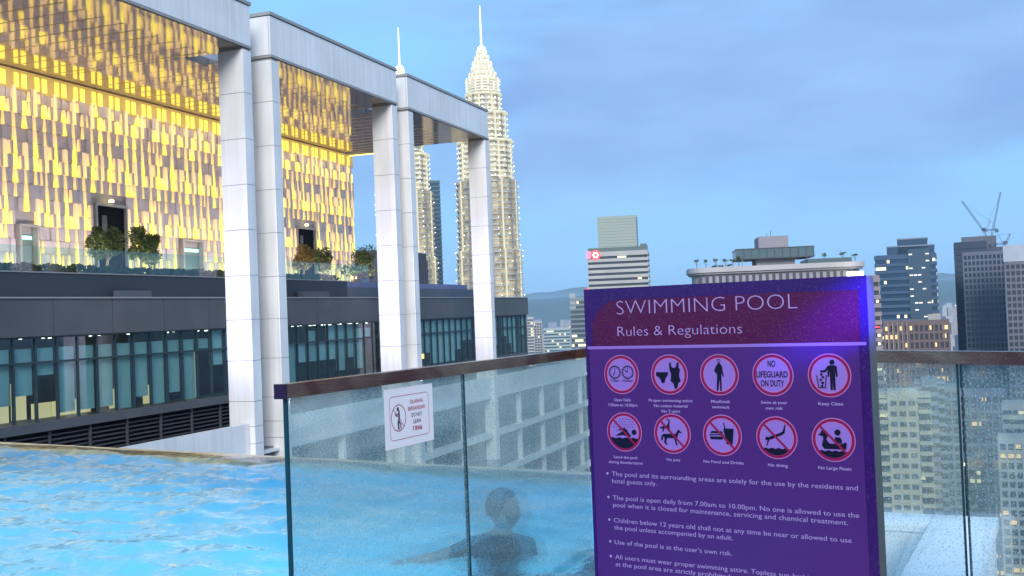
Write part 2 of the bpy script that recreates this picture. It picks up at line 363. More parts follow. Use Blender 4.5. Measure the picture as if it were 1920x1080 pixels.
# ------------------------------------------------------------------ gold facade
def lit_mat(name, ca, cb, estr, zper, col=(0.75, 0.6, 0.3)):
    # lamp light on the niche sides, put in as glow fading from the lamp end
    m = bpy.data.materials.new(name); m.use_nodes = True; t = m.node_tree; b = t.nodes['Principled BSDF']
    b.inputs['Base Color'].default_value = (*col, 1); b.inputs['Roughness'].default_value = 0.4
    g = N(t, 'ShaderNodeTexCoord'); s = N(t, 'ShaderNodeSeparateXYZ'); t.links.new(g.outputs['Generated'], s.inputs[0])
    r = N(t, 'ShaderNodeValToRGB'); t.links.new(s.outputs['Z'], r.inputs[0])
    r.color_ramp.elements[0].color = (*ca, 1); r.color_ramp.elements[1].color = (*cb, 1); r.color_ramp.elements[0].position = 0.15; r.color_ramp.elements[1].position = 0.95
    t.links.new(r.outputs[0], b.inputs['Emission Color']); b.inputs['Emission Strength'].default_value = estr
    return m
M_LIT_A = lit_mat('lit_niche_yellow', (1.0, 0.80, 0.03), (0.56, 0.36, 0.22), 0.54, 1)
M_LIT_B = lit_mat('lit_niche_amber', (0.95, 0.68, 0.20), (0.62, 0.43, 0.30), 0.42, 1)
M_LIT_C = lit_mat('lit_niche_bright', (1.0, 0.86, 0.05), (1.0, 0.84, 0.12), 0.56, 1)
M_GOLDPANEL = mat('facade_panel', (0.62, 0.52, 0.54), 0.42, metal=0.12, var=0.12, vscale=1.5)
M_GOLDBACK = mat('facade_back', (0.44, 0.37, 0.36), 0.5, metal=0.1, var=0.12, vscale=0.8)
O3 = (-41.2, 60.0, 2.7)
gold = bthing('gold_facade', 'tall facade of grey panels with glowing yellow niches behind the white columns', 'building', O3)
GW0, GW1, GZ0, GZ1 = 33.0, 76.3, 3.2, 14.5
MB(O3).box(-50, -41.35, GW0, GW1-0.2, 2.7, 14.5).build('wall', M_GOLDBACK, gold)
PER, NCOL, RH = 1.36, 4, 0.70
CW = PER/NCOL
rows = int((13.60-GZ0)/RH+0.2)
doors = [(46.9, 49.2, 8.1), (67.5, 69.9, 8.1), (41.4, 42.4, 6.6), (54.2, 56.0, 6.5)]
def in_door(u0, u1, z0, z1): return any(u1 > a-0.12 and u0 < b+0.12 and z0 < t+0.12 for a, b, t in doors)
ucache = {}
def wedge(wt, wb, h, dp, m, shift=0.0):    # tapered box: width wt at top, wb at bottom
    key = (wt, wb, h, dp, m.name, shift)
    if key not in ucache:
        mb = MB(); v = []
        for z, w in ((0, wb), (h, wt)):
            c = CW/2+shift*z
            for x, y in ((-dp*0.2, c-w/2), (dp, c-w/2), (dp, c+w/2), (-dp*0.2, c+w/2)): v.append((x, y, z))
        mb.v = v; mb.f = [(0, 3, 2, 1), (4, 5, 6, 7), (0, 1, 5, 4), (1, 2, 6, 5), (2, 3, 7, 6), (3, 0, 4, 7)]
        ucache[key] = mb.mesh('light_niche' if 'lit' in m.name else 'facade_panel', m)
    return ucache[key]
items = []      # (distance u, name, mesh, loc)
rg = random.Random(11)
np_ = int((GW1-GW0)/PER)
for p in range(np_+1):
    for c in range(NCOL):
        u = GW0+p*PER+c*CW
        if u+CW > GW1: continue
        r = rows-1; k = 0
        while r >= 0:
            z = GZ0+r*RH
            patt = (c + 2*((r//2) % 2)) % 4
            span = 1
            kind = 'panel'
            q = (c+2*((r//4) % 2)) % 4                      # the bright column shifts by half a bay every four rows
            if q == 0:
                if r % 4 == 3: kind = 'wedge'; span = 2
                elif r % 4 == 1: kind = 'brightshort'
                elif r % 4 == 0: kind = 'slim' if p % 2 else 'wedge'
            elif q == 2:
                if r % 4 == 2: kind = 'tall'; span = 2
                elif r % 4 == 0: kind = 'slim2'
                elif (p+r) % 3 == 0: kind = 'slim'
            elif q == 1:
                if r % 4 == 1 or (p+r) % 5 == 0: kind = 'slim'
            elif r % 4 == 2 and p % 2: kind = 'slim2'
            if rg.random() < 0.06: kind = rg.choice(['panel', 'slim', 'wedge']); span = 1
            if r-span+1 < 0: span = 1
            zb = GZ0+(r-span+1)*RH; hgt = RH*span-0.03
            if in_door(u, u+CW, zb, zb+hgt): r -= 1; continue
            loc = (-41.35-O3[0], u-O3[1], zb-O3[2])
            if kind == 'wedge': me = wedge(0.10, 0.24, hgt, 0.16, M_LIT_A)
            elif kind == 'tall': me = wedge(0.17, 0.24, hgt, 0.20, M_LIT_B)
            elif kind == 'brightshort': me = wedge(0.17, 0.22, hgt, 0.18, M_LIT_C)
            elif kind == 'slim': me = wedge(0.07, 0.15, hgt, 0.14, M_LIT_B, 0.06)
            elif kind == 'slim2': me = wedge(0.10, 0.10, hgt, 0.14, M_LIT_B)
            else: me = wedge(0.32, 0.32, hgt, rg.choice([0.06, 0.09, 0.13, 0.17]), M_GOLDPANEL)
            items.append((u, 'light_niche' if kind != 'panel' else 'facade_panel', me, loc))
            if kind in ('slim', 'slim2'):
                items.append((u, 'facade_panel', wedge(0.13, 0.10, hgt, 0.22, M_GOLDPANEL, -0.03), (loc[0], loc[1]+0.10, loc[2])))
            r -= span
def joined(rest, name, parent):
    byM = {}
    for _, _, me, loc in rest:
        mm = me.materials[0]; mb = byM.setdefault(mm.name, (mm, MB()))[1]; k = len(mb.v)
        mb.v += [(v.co.x+loc[0], v.co.y+loc[1], v.co.z+loc[2]) for v in me.vertices]
        mb.f += [tuple(i+k for i in pl.vertices) for pl in me.polygons]
    for mm, mb in byM.values(): mb.build(name, mm, parent, kind='stuff')
for nm in ('light_niche', 'facade_panel'):
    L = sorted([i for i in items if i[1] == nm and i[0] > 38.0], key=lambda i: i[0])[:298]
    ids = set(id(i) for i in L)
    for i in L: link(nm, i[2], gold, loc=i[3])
    rest = [i for i in items if i[1] == nm and id(i) not in ids]
    # generated coordinates must stay per piece: split the joined rest by kind of mesh
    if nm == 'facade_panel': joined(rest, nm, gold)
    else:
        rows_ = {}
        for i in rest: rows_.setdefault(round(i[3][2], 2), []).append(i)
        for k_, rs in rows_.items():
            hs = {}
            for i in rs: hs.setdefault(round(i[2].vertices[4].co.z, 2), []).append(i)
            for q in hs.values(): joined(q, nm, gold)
# cove light along the top
cb = MB(O3)
pieces('cove_light', [(-41.33, -41.16, GW0+PER*0.5*i+(0.0 if i % 2 else 0.20), GW0+PER*0.5*i+(0.30 if i % 2 else 0.46), 13.62, 14.32) for i in range(int((GW1-GW0)/(PER*0.5)))],
       mat('cove_yellow', (0.8, 0.7, 0.2), 0.5, emit=(1.0, 0.82, 0.04), estr=0.62), gold, O3)
MB(O3).box(-41.34, -41.2, GW0, GW1, 13.5, 14.5).build('cove_back', mat('cove_gold', (0.55, 0.40, 0.12), 0.5, emit=(0.9, 0.55, 0.16), estr=0.10), gold)
for k in range(3):
    cd = bpy.data.lights.new('cove_lamp', 'AREA'); cd.shape = 'RECTANGLE'; cd.size = 14.0; cd.size_y = 0.3; cd.energy = 75; cd.color = (1.0, 0.84, 0.58)
    co = bpy.data.objects.new('cove_lamp', cd); C.objects.link(co); co.location = bworld(-39.3, GW0+7.2+14.4*k, 14.35)
    co.rotation_euler = (R(32), 0, R(90)-YB)
for k in range(3):     # terrace washers low in front of the facade
    cd = bpy.data.lights.new('terrace_lamp', 'AREA'); cd.shape = 'RECTANGLE'; cd.size = 14.0; cd.size_y = 0.25; cd.energy = 200; cd.color = (1.0, 0.90, 0.82)
    co = bpy.data.objects.new('terrace_lamp', cd); C.objects.link(co); co.location = bworld(-37.6, GW0+7.2+14.4*k, 4.3)
    co.rotation_euler = (R(118), 0, R(90)-YB)
for a, b, t in doors[:2]:
    d = MB(O3).box(-41.5, -41.30, a, b, 3.2, t).build('door', mat('door_black', (0.003, 0.003, 0.006), 0.7, spec=0.1), gold)
    fr = MB(O3).box(-41.34, -41.1, a-0.1, a, 3.2, t).box(-41.34, -41.1, b, b+0.1, 3.2, t).box(-41.34, -41.1, a-0.1, b+0.1, t, t+0.14).build('door_frame', M_TRIM, gold)
    MB(O3).box(-41.29, -41.27, a+0.5, a+0.9, 5.2, 7.6).build('curtain', mat('curtain_grey', (0.10, 0.10, 0.11), .8), gold)
    MB(O3).lathe([(0.02, t+0.2), (0.14, t+0.22), (0.14, t+0.34), (0.02, t+0.4)], 10, -41.0, a+(b-a)*0.42).build('door_lamp', mat('door_lamp', (1, 1, .6), .5, emit=(1, .9, .3), estr=2.2), gold)
for a, b, t in doors[2:]:
    MB(O3).box(-41.5, -41.32, a, b, 3.2, t-0.35).build('door', mat('door_green_grey', (0.17, 0.21, 0.20), 0.4), gold)
    MB(O3).box(-41.34, -41.0, a-0.12, a, 3.2, t).box(-41.34, -41.0, b, b+0.12, 3.2, t).box(-41.34, -41.0, a-0.12, b+0.12, t, t+0.12).build('door_frame', mat('frame_beige', (0.45, 0.40, 0.38), .5), gold)
    MB(O3).box(-41.31, -41.26, a+0.12, b-0.12, t-0.62, t-0.45).build('exit_light', mat('exit_green', (.2, .8, .6), .5, emit=(0.35, 0.95, 0.75), estr=1.2), gold)

# ------------------------------------------------------------------ white portal frames (canopy, beam, columns)
M_SOFFIT = mat('soffit_metal', (0.64, 0.57, 0.55), 0.06, metal=0.70, bump=0.05, bscale=1.3)
M_SOFFRIB = mat('soffit_rib', (0.62, 0.5, 0.36), 0.3, metal=0.6)
joints = [12.32, 10.12, 7.93, 5.77, 3.6, 1.5, -0.45, -2.38, -3.57, -4.38, -5.4, -7.5, -9.6]
def portal(label, u0, u1, canopy):
    Oq = (-29.7, (u0+u1)/2, -12.0)
    t = bthing('portal_frame', label, 'pergola', Oq, 'white portal frames in front of the gold facade')
    for ca, cb_ in ((u0+0.02, u0+0.70), (u1-0.70, u1-0.02)):
        col = MB(Oq).box(-30.36, -29.04, ca+0.04, cb_-0.04, -12, 14.5).build('column', M_JOINT, t)
        zs = [14.40]+joints
        pieces('cladding_panel', [(-30.40, -29.00, ca, cb_, zs[i+1]+0.018, zs[i]-0.018) for i in range(len(zs)-1)], M_WHITE, col, (0, 0, 0)) if False else None
        for i in range(len(zs)-1):
            hh = zs[i]-zs[i+1]-0.026
            o = MB().box(0, 1.40, 0, cb_-ca, 0, hh).build('cladding_panel', M_WHITE, col); o.location = (-30.40-Oq[0], ca-Oq[1], zs[i+1]+0.018-Oq[2])
    beam = MB(Oq).box(-31.0, -29.06, u0+0.05, u1-0.05, 14.56, 16.70).build('beam', M_JOINT, t)
    n = 14; w = (u1-u0)/n
    for i in range(n):
        a = u0+w*i; o = MB().box(0, 0.1, 0, w-0.03, 0, 1.94).build('cladding_panel', M_WHITE, beam); o.location = (-29.1-Oq[0], a+0.015-Oq[1], 14.66-Oq[2])
    for uu in (u0, u1-0.1):
        o = MB().box(0, 1.9, 0, 0.1, 0, 1.94).build('cladding_panel', M_WHITE, beam); o.location = (-31.0-Oq[0]-0.1+0.08, uu-Oq[1], 14.66-Oq[2])
    MB(Oq).box(-31.1, -28.94, u0-0.06, u1+0.06, 16.64, 16.80).build('coping', M_TRIM, t)
    MB(Oq).box(-31.1, -28.96, u0-0.04, u1+0.04, 14.52, 14.62).build('drip_edge', M_TRIM, t)
    MB(Oq).box(-41.9, -31.1, u0, u1, 14.56, 15.1).build('soffit', M_SOFFIT, t)
    pieces('soffit_joint', [(-41.9, -31.1, u0+1.17*i, u0+1.17*i+0.03, 14.545, 14.562) for i in range(1, int((u1-u0)/1.17)+1)], M_SOFFRIB, t, Oq)
    MB(Oq).box(-31.08, -29.1, u0+0.05, u1-0.05, 14.50, 14.56).build('soffit_edge', M_SOFFIT, t)
    return t
p1 = portal('nearest white portal frame, cut off by the left edge of the picture', 20.0, 43.86, True)
p2 = portal('middle white portal frame with both columns in view', 45.6, 59.68, True)
p3 = portal('farthest white portal frame with the two lit towers showing through it', 61.25, 75.2, True)
# canopy infill between the frames, near the facade
for a, b, d0, lab in ((43.9, 45.56, -32.6, 'polished canopy strip bridging the nearest and middle portal frames'), (59.7, 61.22, -31.9, 'polished canopy strip bridging the middle and farthest portal frames')):
    Oc = (-37, (a+b)/2, 14.5); c = bthing('canopy_strip', lab, 'canopy', Oc)
    MB(Oc).box(-41.9, d0-0.2, a+0.003, b-0.003, 14.56, 14.9).build('deck', M_SOFFIT, c)
    MB(Oc).box(d0-0.2, d0-0.1, a+0.003, b-0.003, 14.5, 14.9).build('edge_trim', M_TRIM, c)
Oc = (-38, 75.8, 14.5); c = bthing('ledge_light', 'thin glowing yellow strip at the far end of the canopy', 'light', Oc)
MB(Oc).box(-41.3, -36.0, 75.75, 75.95, 14.4, 14.52).build('light_strip', mat('strip_yellow', (1, .9, .3), .5, emit=(1, .80, .12), estr=1.0), c)
MB(Oc).box(-41.3, -36.0, 75.2, 75.74, 14.45, 14.8).build('housing', M_TRIM, c)

for u_, e_ in ((43.2, 4200), (59.0, 3600), (74.5, 3200)):
    wd_ = bpy.data.lights.new('wash_light', 'SPOT'); wd_.energy = e_; wd_.color = (0.55, 0.50, 1.0); wd_.spot_size = R(44); wd_.spot_blend = 1.0; wd_.shadow_soft_size = 0.15
    wo_ = bpy.data.objects.new('wash_light', wd_); C.objects.link(wo_); wo_.location = bworld(-28.6, u_-13.5, -3.0)
    tgt = Vector(bworld(-29.3, u_, 3.0)); wo_.rotation_euler = (tgt-wo_.location).to_track_quat('-Z', 'Y').to_euler()
dk = bpy.data.lights.new('deck_lamp', 'SPOT'); dk.energy = 60; dk.color = (0.78, 0.76, 1.0); dk.spot_size = R(50); dk.spot_blend = 0.8; dk.shadow_soft_size = 0.1
do = bpy.data.objects.new('deck_lamp', dk); C.objects.link(do); do.location = (4.2, 4.6, 1.1)
do.rotation_euler = (Vector((2.3, 5.9, 0.0))-do.location).to_track_quat('-Z', 'Y').to_euler()
# ------------------------------------------------------------------ podium below the columns
O4 = (-29.3, 60, -40)
pod = bthing('podium', 'white podium with a solid parapet and dark strip windows below the portal columns', 'building', O4)
def PD(name, m, mb): return mb.build(name, m, pod)
for a, b in ((10, 43.1), (46.45, 58.95), (62.2, 74.4), (75.2, 100)):
    PD('parapet', M_WHITE, MB(O4).box(-29.6, -29.3, a, b, -4.85, -3.42))
PD('deck_slab', M_SLATE, MB(O4).box(-34.5, -29.61, 10, 100, -5.2, -4.8))
PD('band', M_WHITE, MB(O4).box(-29.8, -29.25, 10, 110, -5.0, -4.86))
PD('core', M_INT, MB(O4).box(-34.5, -30.4, 10, 110, -40, -5.21))
for k in range(6):
    zt = -5.01-2.96*k
    PD('sill', M_WHITE, MB(O4).box(-30.0, -29.28, 10, 110, zt-2.95, zt-2.55))
    pieces('window_pane', [(-29.9, -29.85, 12.1+5.8*i, 12.1+5.8*i+5.6, zt-2.55, zt) for i in range(16)], M_DARKGLASS, pod, O4)
    pieces('pier', [(-29.88, -29.5, 11.8+5.8*i, 12.08+5.8*i, zt-2.55, zt) for i in range(16)], M_WHITE, pod, O4)

# ------------------------------------------------------------------ pool
YF = 0.4737                                                     # bearing of the glass fence
fx_, fy_ = (math.cos(YF), -math.sin(YF)), (math.sin(YF), math.cos(YF))
def fw(x, y, z=0): return (fx_[0]*x+fy_[0]*y, fx_[1]*x+fy_[1]*y, z)
XF = -2.373
edgeA, edgeB = Vector((-9.6, 15.22)), Vector((1.6, 8.29))       # water's far edge (infinity edge)
def pool_floor_mat():
    m = bpy.data.materials.new('pool_tile'); m.use_nodes = True; t = m.node_tree; b = t.nodes['Principled BSDF']; b.inputs['Roughness'].default_value = 0.4
    g = N(t, 'ShaderNodeNewGeometry')
    br = N(t, 'ShaderNodeTexBrick', i={'Color1': (0.16, 0.62, 0.86, 1), 'Color2': (0.10, 0.52, 0.80, 1), 'Mortar': (0.35, 0.72, 0.85, 1), 'Scale': 6.0, 'Mortar Size': 0.02, 'Brick Width': 0.5, 'Row Height': 0.5})
    br.offset = 0.0
    t.links.new(g.outputs['Position'], br.inputs['Vector'])
    t.links.new(br.outputs[0], b.inputs['Base Color'])
    return m
M_TILE = pool_floor_mat()
basin = thing('pool_basin', 'blue tiled basin of the rooftop pool under the rippling water', 'pool', (-4, 6, -1.25))
basin['kind'] = 'structure'; del basin['category']; del basin['label']
ob = (-4, 6, -1.25)
# pool outline in world xy
P_far = [edgeA, edgeB]
near_l = Vector((-14, -1)); fA = Vector(fw(XF+0.02, -1.0)[:2]); fB = Vector(fw(XF+0.02, 5.50)[:2])
PC1, PC2 = tuple(fw(XF+0.02, 3.9)[:2]), (1.3, 4.3)
outline = [(-14, -1), tuple(fA), PC1, PC2, (1.5, 6.4), (1.6, 8.29), (-9.6, 15.22), (-14, 17.9)]
MB(ob).prism(outline, -1.35, -1.25).build('pool_floor', M_TILE, basin)
wb = MB(ob)
ring = outline
for i in range(len(ring)):
    a, b = Vector(ring[i]), Vector(ring[(i+1) % len(ring)]); d = (b-a).normalized(); n = Vector((d.y, -d.x))*0.18
    top = -0.05 if i in (5, 6) else -0.012
    wb.prism([tuple(a), tuple(a+n), tuple(b+n), tuple(b)][::-1], -1.25, top)
wb.build('pool_wall', M_TILE, basin)
# outer face of the infinity edge
# water surface with real ripples
def inside(x, y):
    c = False; j = len(outline)-1
    for i in range(len(outline)):
        xi, yi = outline[i]; xj, yj = outline[j]
        if (yi > y) != (yj > y) and x < (xj-xi)*(y-yi)/(yj-yi)+xi: c = not c
        j = i
    return c
wm = MB(); GX0, GX1, GY0, GY1, ST = -10.5, 2.0, 3.0, 16.0, 0.045
nx, ny = int((GX1-GX0)/ST), int((GY1-GY0)/ST); idx = {}
ed = (edgeB-edgeA).normalized(); en = Vector((-ed.y, ed.x))
def wz(x, y):
    u = x*0.85-y*0.52; v = x*0.52+y*0.85
    z = 0.040*noise.noise((u*0.8+3, v*1.5, 0.0)) + 0.044*noise.noise((u*1.7+noise.noise((u, v, 1))*.5, v*3.9, 4.0)) + 0.024*noise.noise((u*4.0, v*8.6, 8.0)) + 0.009*noise.noise((u*9, v*17, 2.0))
    return z
for j in range(ny+1):
    for i in range(nx+1):
        x, y = GX0+i*ST, GY0+j*ST
        if inside(x, y) or any(inside(x+a, y+b) for a, b in ((ST, 0), (-ST, 0), (0, ST), (0, -ST), (ST, ST), (-ST, -ST))):
            d = (Vector((x, y))-edgeA).dot(en)
            zz = wz(x, y)*min(1.0, max(0.15, -d/0.5)) - (0.03*max(0, d+0.12)/0.12 if d > -0.12 else 0)
            idx[(i, j)] = len(wm.v); wm.v.append((x, y, zz))
for (i, j), k in idx.items():
    q = [idx.get((i+1, j)), idx.get((i+1, j+1)), idx.get((i, j+1))]
    if None not in q: wm.f.append((k, *q))
def water_mat():
    m = bpy.data.materials.new('pool_water'); m.use_nodes = True; t = m.node_tree; t.nodes.clear()
    g = N(t, 'ShaderNodeNewGeometry'); n = N(t, 'ShaderNodeTexNoise', i={'Scale': 13.0, 'Detail': 4.0, 'Roughness': 0.6})
    mp_ = N(t, 'ShaderNodeMapping', i={'Rotation': (0, 0, R(32)), 'Scale': (1, 1.9, 1)}); t.links.new(g.outputs['Position'], mp_.inputs[0]); t.links.new(mp_.outputs[0], n.inputs['Vector'])
    bp = N(t, 'ShaderNodeBump', i={'Strength': 0.8, 'Distance': 0.012}); t.links.new(n.outputs['Fac'], bp.inputs['Height'])
    rf = N(t, 'ShaderNodeBsdfRefraction', i={'IOR': 1.33, 'Color': (0.72, 0.93, 1.0, 1), 'Roughness': 0.02}); gl = N(t, 'ShaderNodeBsdfGlossy', i={'Roughness': 0.03, 'Color': (1, 1, 1, 1)})
    fr = N(t, 'ShaderNodeFresnel', i={'IOR': 1.42})
    for q in (rf, gl, fr): t.links.new(bp.outputs[0], q.inputs['Normal'])
    mx = N(t, 'ShaderNodeMixShader'); t.links.new(fr.outputs[0], mx.inputs[0]); t.links.new(rf.outputs[0], mx.inputs[1]); t.links.new(gl.outputs[0], mx.inputs[2])
    o = N(t, 'ShaderNodeOutputMaterial'); t.links.new(mx.outputs[0], o.inputs[0])
    return m
wm.build('pool_water', water_mat(), smooth=True, kind='structure')
# underwater lamps: the pool is lit from inside
for (x, y), e in (((-6.5, 9.0), 23), ((-3.0, 8.6), 25), ((-0.6, 6.9), 30), ((-4.4, 6.2), 18), ((-8.6, 12.0), 24), ((-1.9, 5.9), 24), ((-4.6, 11.2), 26), ((0.2, 5.9), 16)):
    ld = bpy.data.lights.new('pool_light', 'AREA'); ld.shape = 'RECTANGLE'; ld.size = 3.2; ld.size_y = 3.2; ld.energy = e; ld.color = (0.68, 0.86, 1.0)
    lo = bpy.data.objects.new('pool_light', ld); C.objects.link(lo); lo.location = (x, y, -0.10)

# pool coping / infinity weir: tan stone, gold wall's reflection put into its colour and inner ledge
ow = MB()
a, b = edgeA, edgeB; n = en*0.17
ow.prism([tuple(a+n*0.1), tuple(b+n*0.1), tuple(b+n*1.1), tuple(a+n*1.1)], -0.6, -0.035)
ow.prism([tuple(a-n*1.5), tuple(b-n*1.5), tuple(b+n*0.1), tuple(a+n*0.1)], -0.30, -0.075)
ow.build('pool_weir', mat('weir_stone_sheen', (0.62, 0.47, 0.28), 0.25, var=0.35, vscale=6), kind='structure')
# deck under the camera
MB().prism([fw(XF+0.21, -3)[:2], (8, -4), (3.84, 1.05), (1.42, 4.05), (PC1[0]+0.17, PC1[1]-0.26)], -0.5, -0.15).build('pool_deck', mat('deck_stone', (0.30, 0.28, 0.26), 0.6, var=0.15, vscale=3), kind='structure')

# white corner coping beyond the right glass
O5 = (4.0, 6.0, -3)
def fl_(x, y):  # world -> fence frame
    return (x*fx_[0]+y*fx_[1], x*fy_[0]+y*fy_[1])
oc = fl_(2.88, 6.47); 
par = thing('corner_parapet', 'white L-shaped parapet corner seen through the wet glass right of the sign', 'parapet', fw(oc[0]-1.0, oc[1]-1.0, -3.0), -YF)
Op = (oc[0]-1.0, oc[1]-1.0, -3.0)
MP = mat('parapet_white', (0.82, 0.82, 0.84), 0.4, var=0.06, vscale=3)
caps = []
for i in range(4): caps.append((oc[0]-0.36, oc[0], oc[1]-0.36-0.62*(i+1)+0.006, oc[1]-0.36-0.62*i-0.006, -0.06, 0.0))
pieces('coping_tile', caps, MP, par, Op)
pieces('coping_tile', [(oc[0]-0.36-0.62*(i+1)+0.006, oc[0]-0.36-0.62*i-0.006, oc[1]-0.26, oc[1], -0.06, 0.0) for i in range(3)], MP, par, Op)
MB(Op).box(oc[0]-0.36, oc[0], oc[1]-0.354, oc[1], -0.06, 0.0).build('coping_tile', MP, par)
MB(Op).box(oc[0]-0.34, oc[0]-0.02, oc[1]-3.2, oc[1]-0.02, -3, -0.062).build('wall', MP, par)
MB(Op).box(oc[0]-2.3, oc[0]-0.34, oc[1]-0.24, oc[1]-0.02, -3, -0.062).build('wall', MP, par)
MB(Op).box(oc[0]-2.3, oc[0]-0.34, oc[1]-3.2, oc[1]-0.24, -3, -0.75).build('trough_floor', mat('trough_blue', (0.03, 0.05, 0.10), 0.2), par)

# ------------------------------------------------------------------ person in the pool
def person():
    t = thing('person', 'person with short dark hair and dark shirt in the pool behind wet glass', 'person', (-0.12, 6.0, -1.25))
    o = (-0.12, 6.0, -1.25)
    V = []; E_ = []; Rr = []
    def j(x, y, z, r, par=None):
        V.append((x-o[0], y-o[1], z-o[2])); Rr.append(r)
        if par is not None: E_.append((par, len(V)-1))
        return len(V)-1
    pel = j(-.12, 6.02, -.42, .150); w = j(-.12, 6.02, -.22, .135, pel); ch = j(-.12, 6.02, -.06, .155, w); ut = j(-.115, 6.02, .05, .115, ch); nk = j(-.11, 6.01, .115, .058, ut)
    n2_ = j(-.105, 6.0, .165, .056, nk)
    sl = j(-.27, 6.02, .045, .066, ut); el = j(-.41, 6.0, .015, .042, sl); wr = j(-.59, 5.97, -.012, .027, el)
    pm = j(-.65, 5.96, -.014, .028, wr)
    sr_ = j(.03, 6.03, .035, .066, ut); er = j(.07, 6.10, -.24, .045, sr_); wrr = j(.04, 6.30, -.34, .032, er); j(0.03, 6.38, -.35, .03, wrr)
    for s in (-1, 1):
        hp = j(-.12+s*.09, 6.02, -.52, .09, pel); kn = j(-.12+s*.11, 5.98, -.86, .06, hp); an = j(-.12+s*.12, 6.03, -1.17, .042, kn); j(-.12+s*.12, 5.93, -1.21, .04, an)
    me = bpy.data.meshes.new('body'); me.from_pydata(V, E_, []); ob_ = bpy.data.objects.new('body', me); C.objects.link(ob_)
    md = ob_.modifiers.new('s', 'SKIN'); ss = ob_.modifiers.new('u', 'SUBSURF'); ss.levels = 2; ss.render_levels = 2
    for i, r in enumerate(Rr): me.skin_vertices[0].data[i].radius = (r, r*0.85 if i < 4 else r)
    me.skin_vertices[0].data[0].use_root = True
    bpy.context.view_layer.update()
    dg = bpy.context.evaluated_depsgraph_get(); m2 = bpy.data.meshes.new_from_object(ob_.evaluated_get(dg))
    bpy.data.objects.remove(ob_)
    M_SKIN = mat('skin', (0.42, 0.25, 0.17), 0.5); M_SHIRT = mat('swim_shirt', (0.015, 0.025, 0.05), 0.6)
    m2.materials.clear(); m2.materials.append(M_SKIN); m2.materials.append(M_SHIRT)
    for pl in m2.polygons:
        c_ = pl.center; x, z = c_[0]+o[0], c_[2]+o[2]
        if z < 0.118 and x > -0.40 and z > -0.75: pl.material_index = 1
        pl.use_smooth = True
    m2.name = 'body'; link('body', m2, t)
    # head, turned away and to the right
    def ell(cx, cy, cz, rx, ry, rz, fn=None, n=24, m=14):
        mb = MB(o)
        for q in range(m+1):
            ph = math.pi*q/m
            for i in range(n):
                a_ = 2*math.pi*i/n; p = Vector((math.sin(ph)*math.cos(a_), math.sin(ph)*math.sin(a_), math.cos(ph)))
                if fn: p = fn(p)
                mb.v.append((cx+p.x*rx-o[0], cy+p.y*ry-o[1], cz+p.z*rz-o[2]))
        for q in range(m):
            for i in range(n): k_ = (i+1) % n; mb.f.append((q*n+i, (q+1)*n+i, (q+1)*n+k_, q*n+k_))
        return mb
    def face(p):   # nose, chin, brow toward +x
        q = p.copy()
        if p.x > 0:
            q.x += 0.16*max(0, 1-abs(p.z+0.12)/0.22)*max(0, 1-abs(p.y)/0.3)
            q.x -= 0.10*max(0, 1-abs(p.z-0.15)/0.15)*max(0, 1-abs(abs(p.y)-.38)/0.25)
            q.x += 0.06*max(0, 1-abs(p.z+0.45)/0.12)*max(0, 1-abs(p.y)/0.4)
        if p.z < 0: s = 1-0.22*(-p.z); q.y *= s; q.x = q.x*(1-0.05*(-p.z))+0.14*(-p.z)
        return q
    hd_ = ell(-.095, 6.0, .25, .088, .075, .112, face).build('head', M_SKIN, t, smooth=True)
    rz_ = random.Random(3)
    def hair(p):
        s = 1.0+0.03*noise.noise(p*9)
        q = p*s
        if p.x > 0.25 and p.z < 0.45: q = p*0.80
        if p.z < -0.45: q = p*0.78
        return q
    ell(-.103, 6.003, .268, .098, .086, .105, hair).build('hair', mat('hair_black', (0.012, 0.012, 0.014), 0.5), t, smooth=True)
    for s in (-1, 1): ell(-.10, 6.0+s*.076, .24, .02, .009, .032, n=10, m=8).build('ear', M_SKIN, t, smooth=True)
    for s in (-1, 1): ell(-.018, 6.0+s*.03, .263, .009, .012, .009, n=8, m=6).build('eye', mat('eye', (0.05, 0.04, 0.03), 0.2), t)
    # fingers of the outstretched hand, resting on the water
    for k in range(4):
        y0 = 5.945+k*0.014; L_ = (0.06, 0.07, 0.066, 0.05)[k]
        MB(o).bar((-.665, y0, -.012), (-.665-L_*0.55, y0-.004+k*.002, -.012), .0085, 7, .008).bar((-.665-L_*0.55, y0-.004+k*.002, -.012), (-.665-L_, y0-.006+k*.003, -.02), .008, 7, .006).build('finger', M_SKIN, t, smooth=True)
    MB(o).bar((-.625, 5.935, -.014), (-.655, 5.905, -.014), .010, 7, .009).bar((-.655, 5.905, -.014), (-.685, 5.898, -.018), .009, 7, .007).build('thumb', M_SKIN, t, smooth=True)
person()

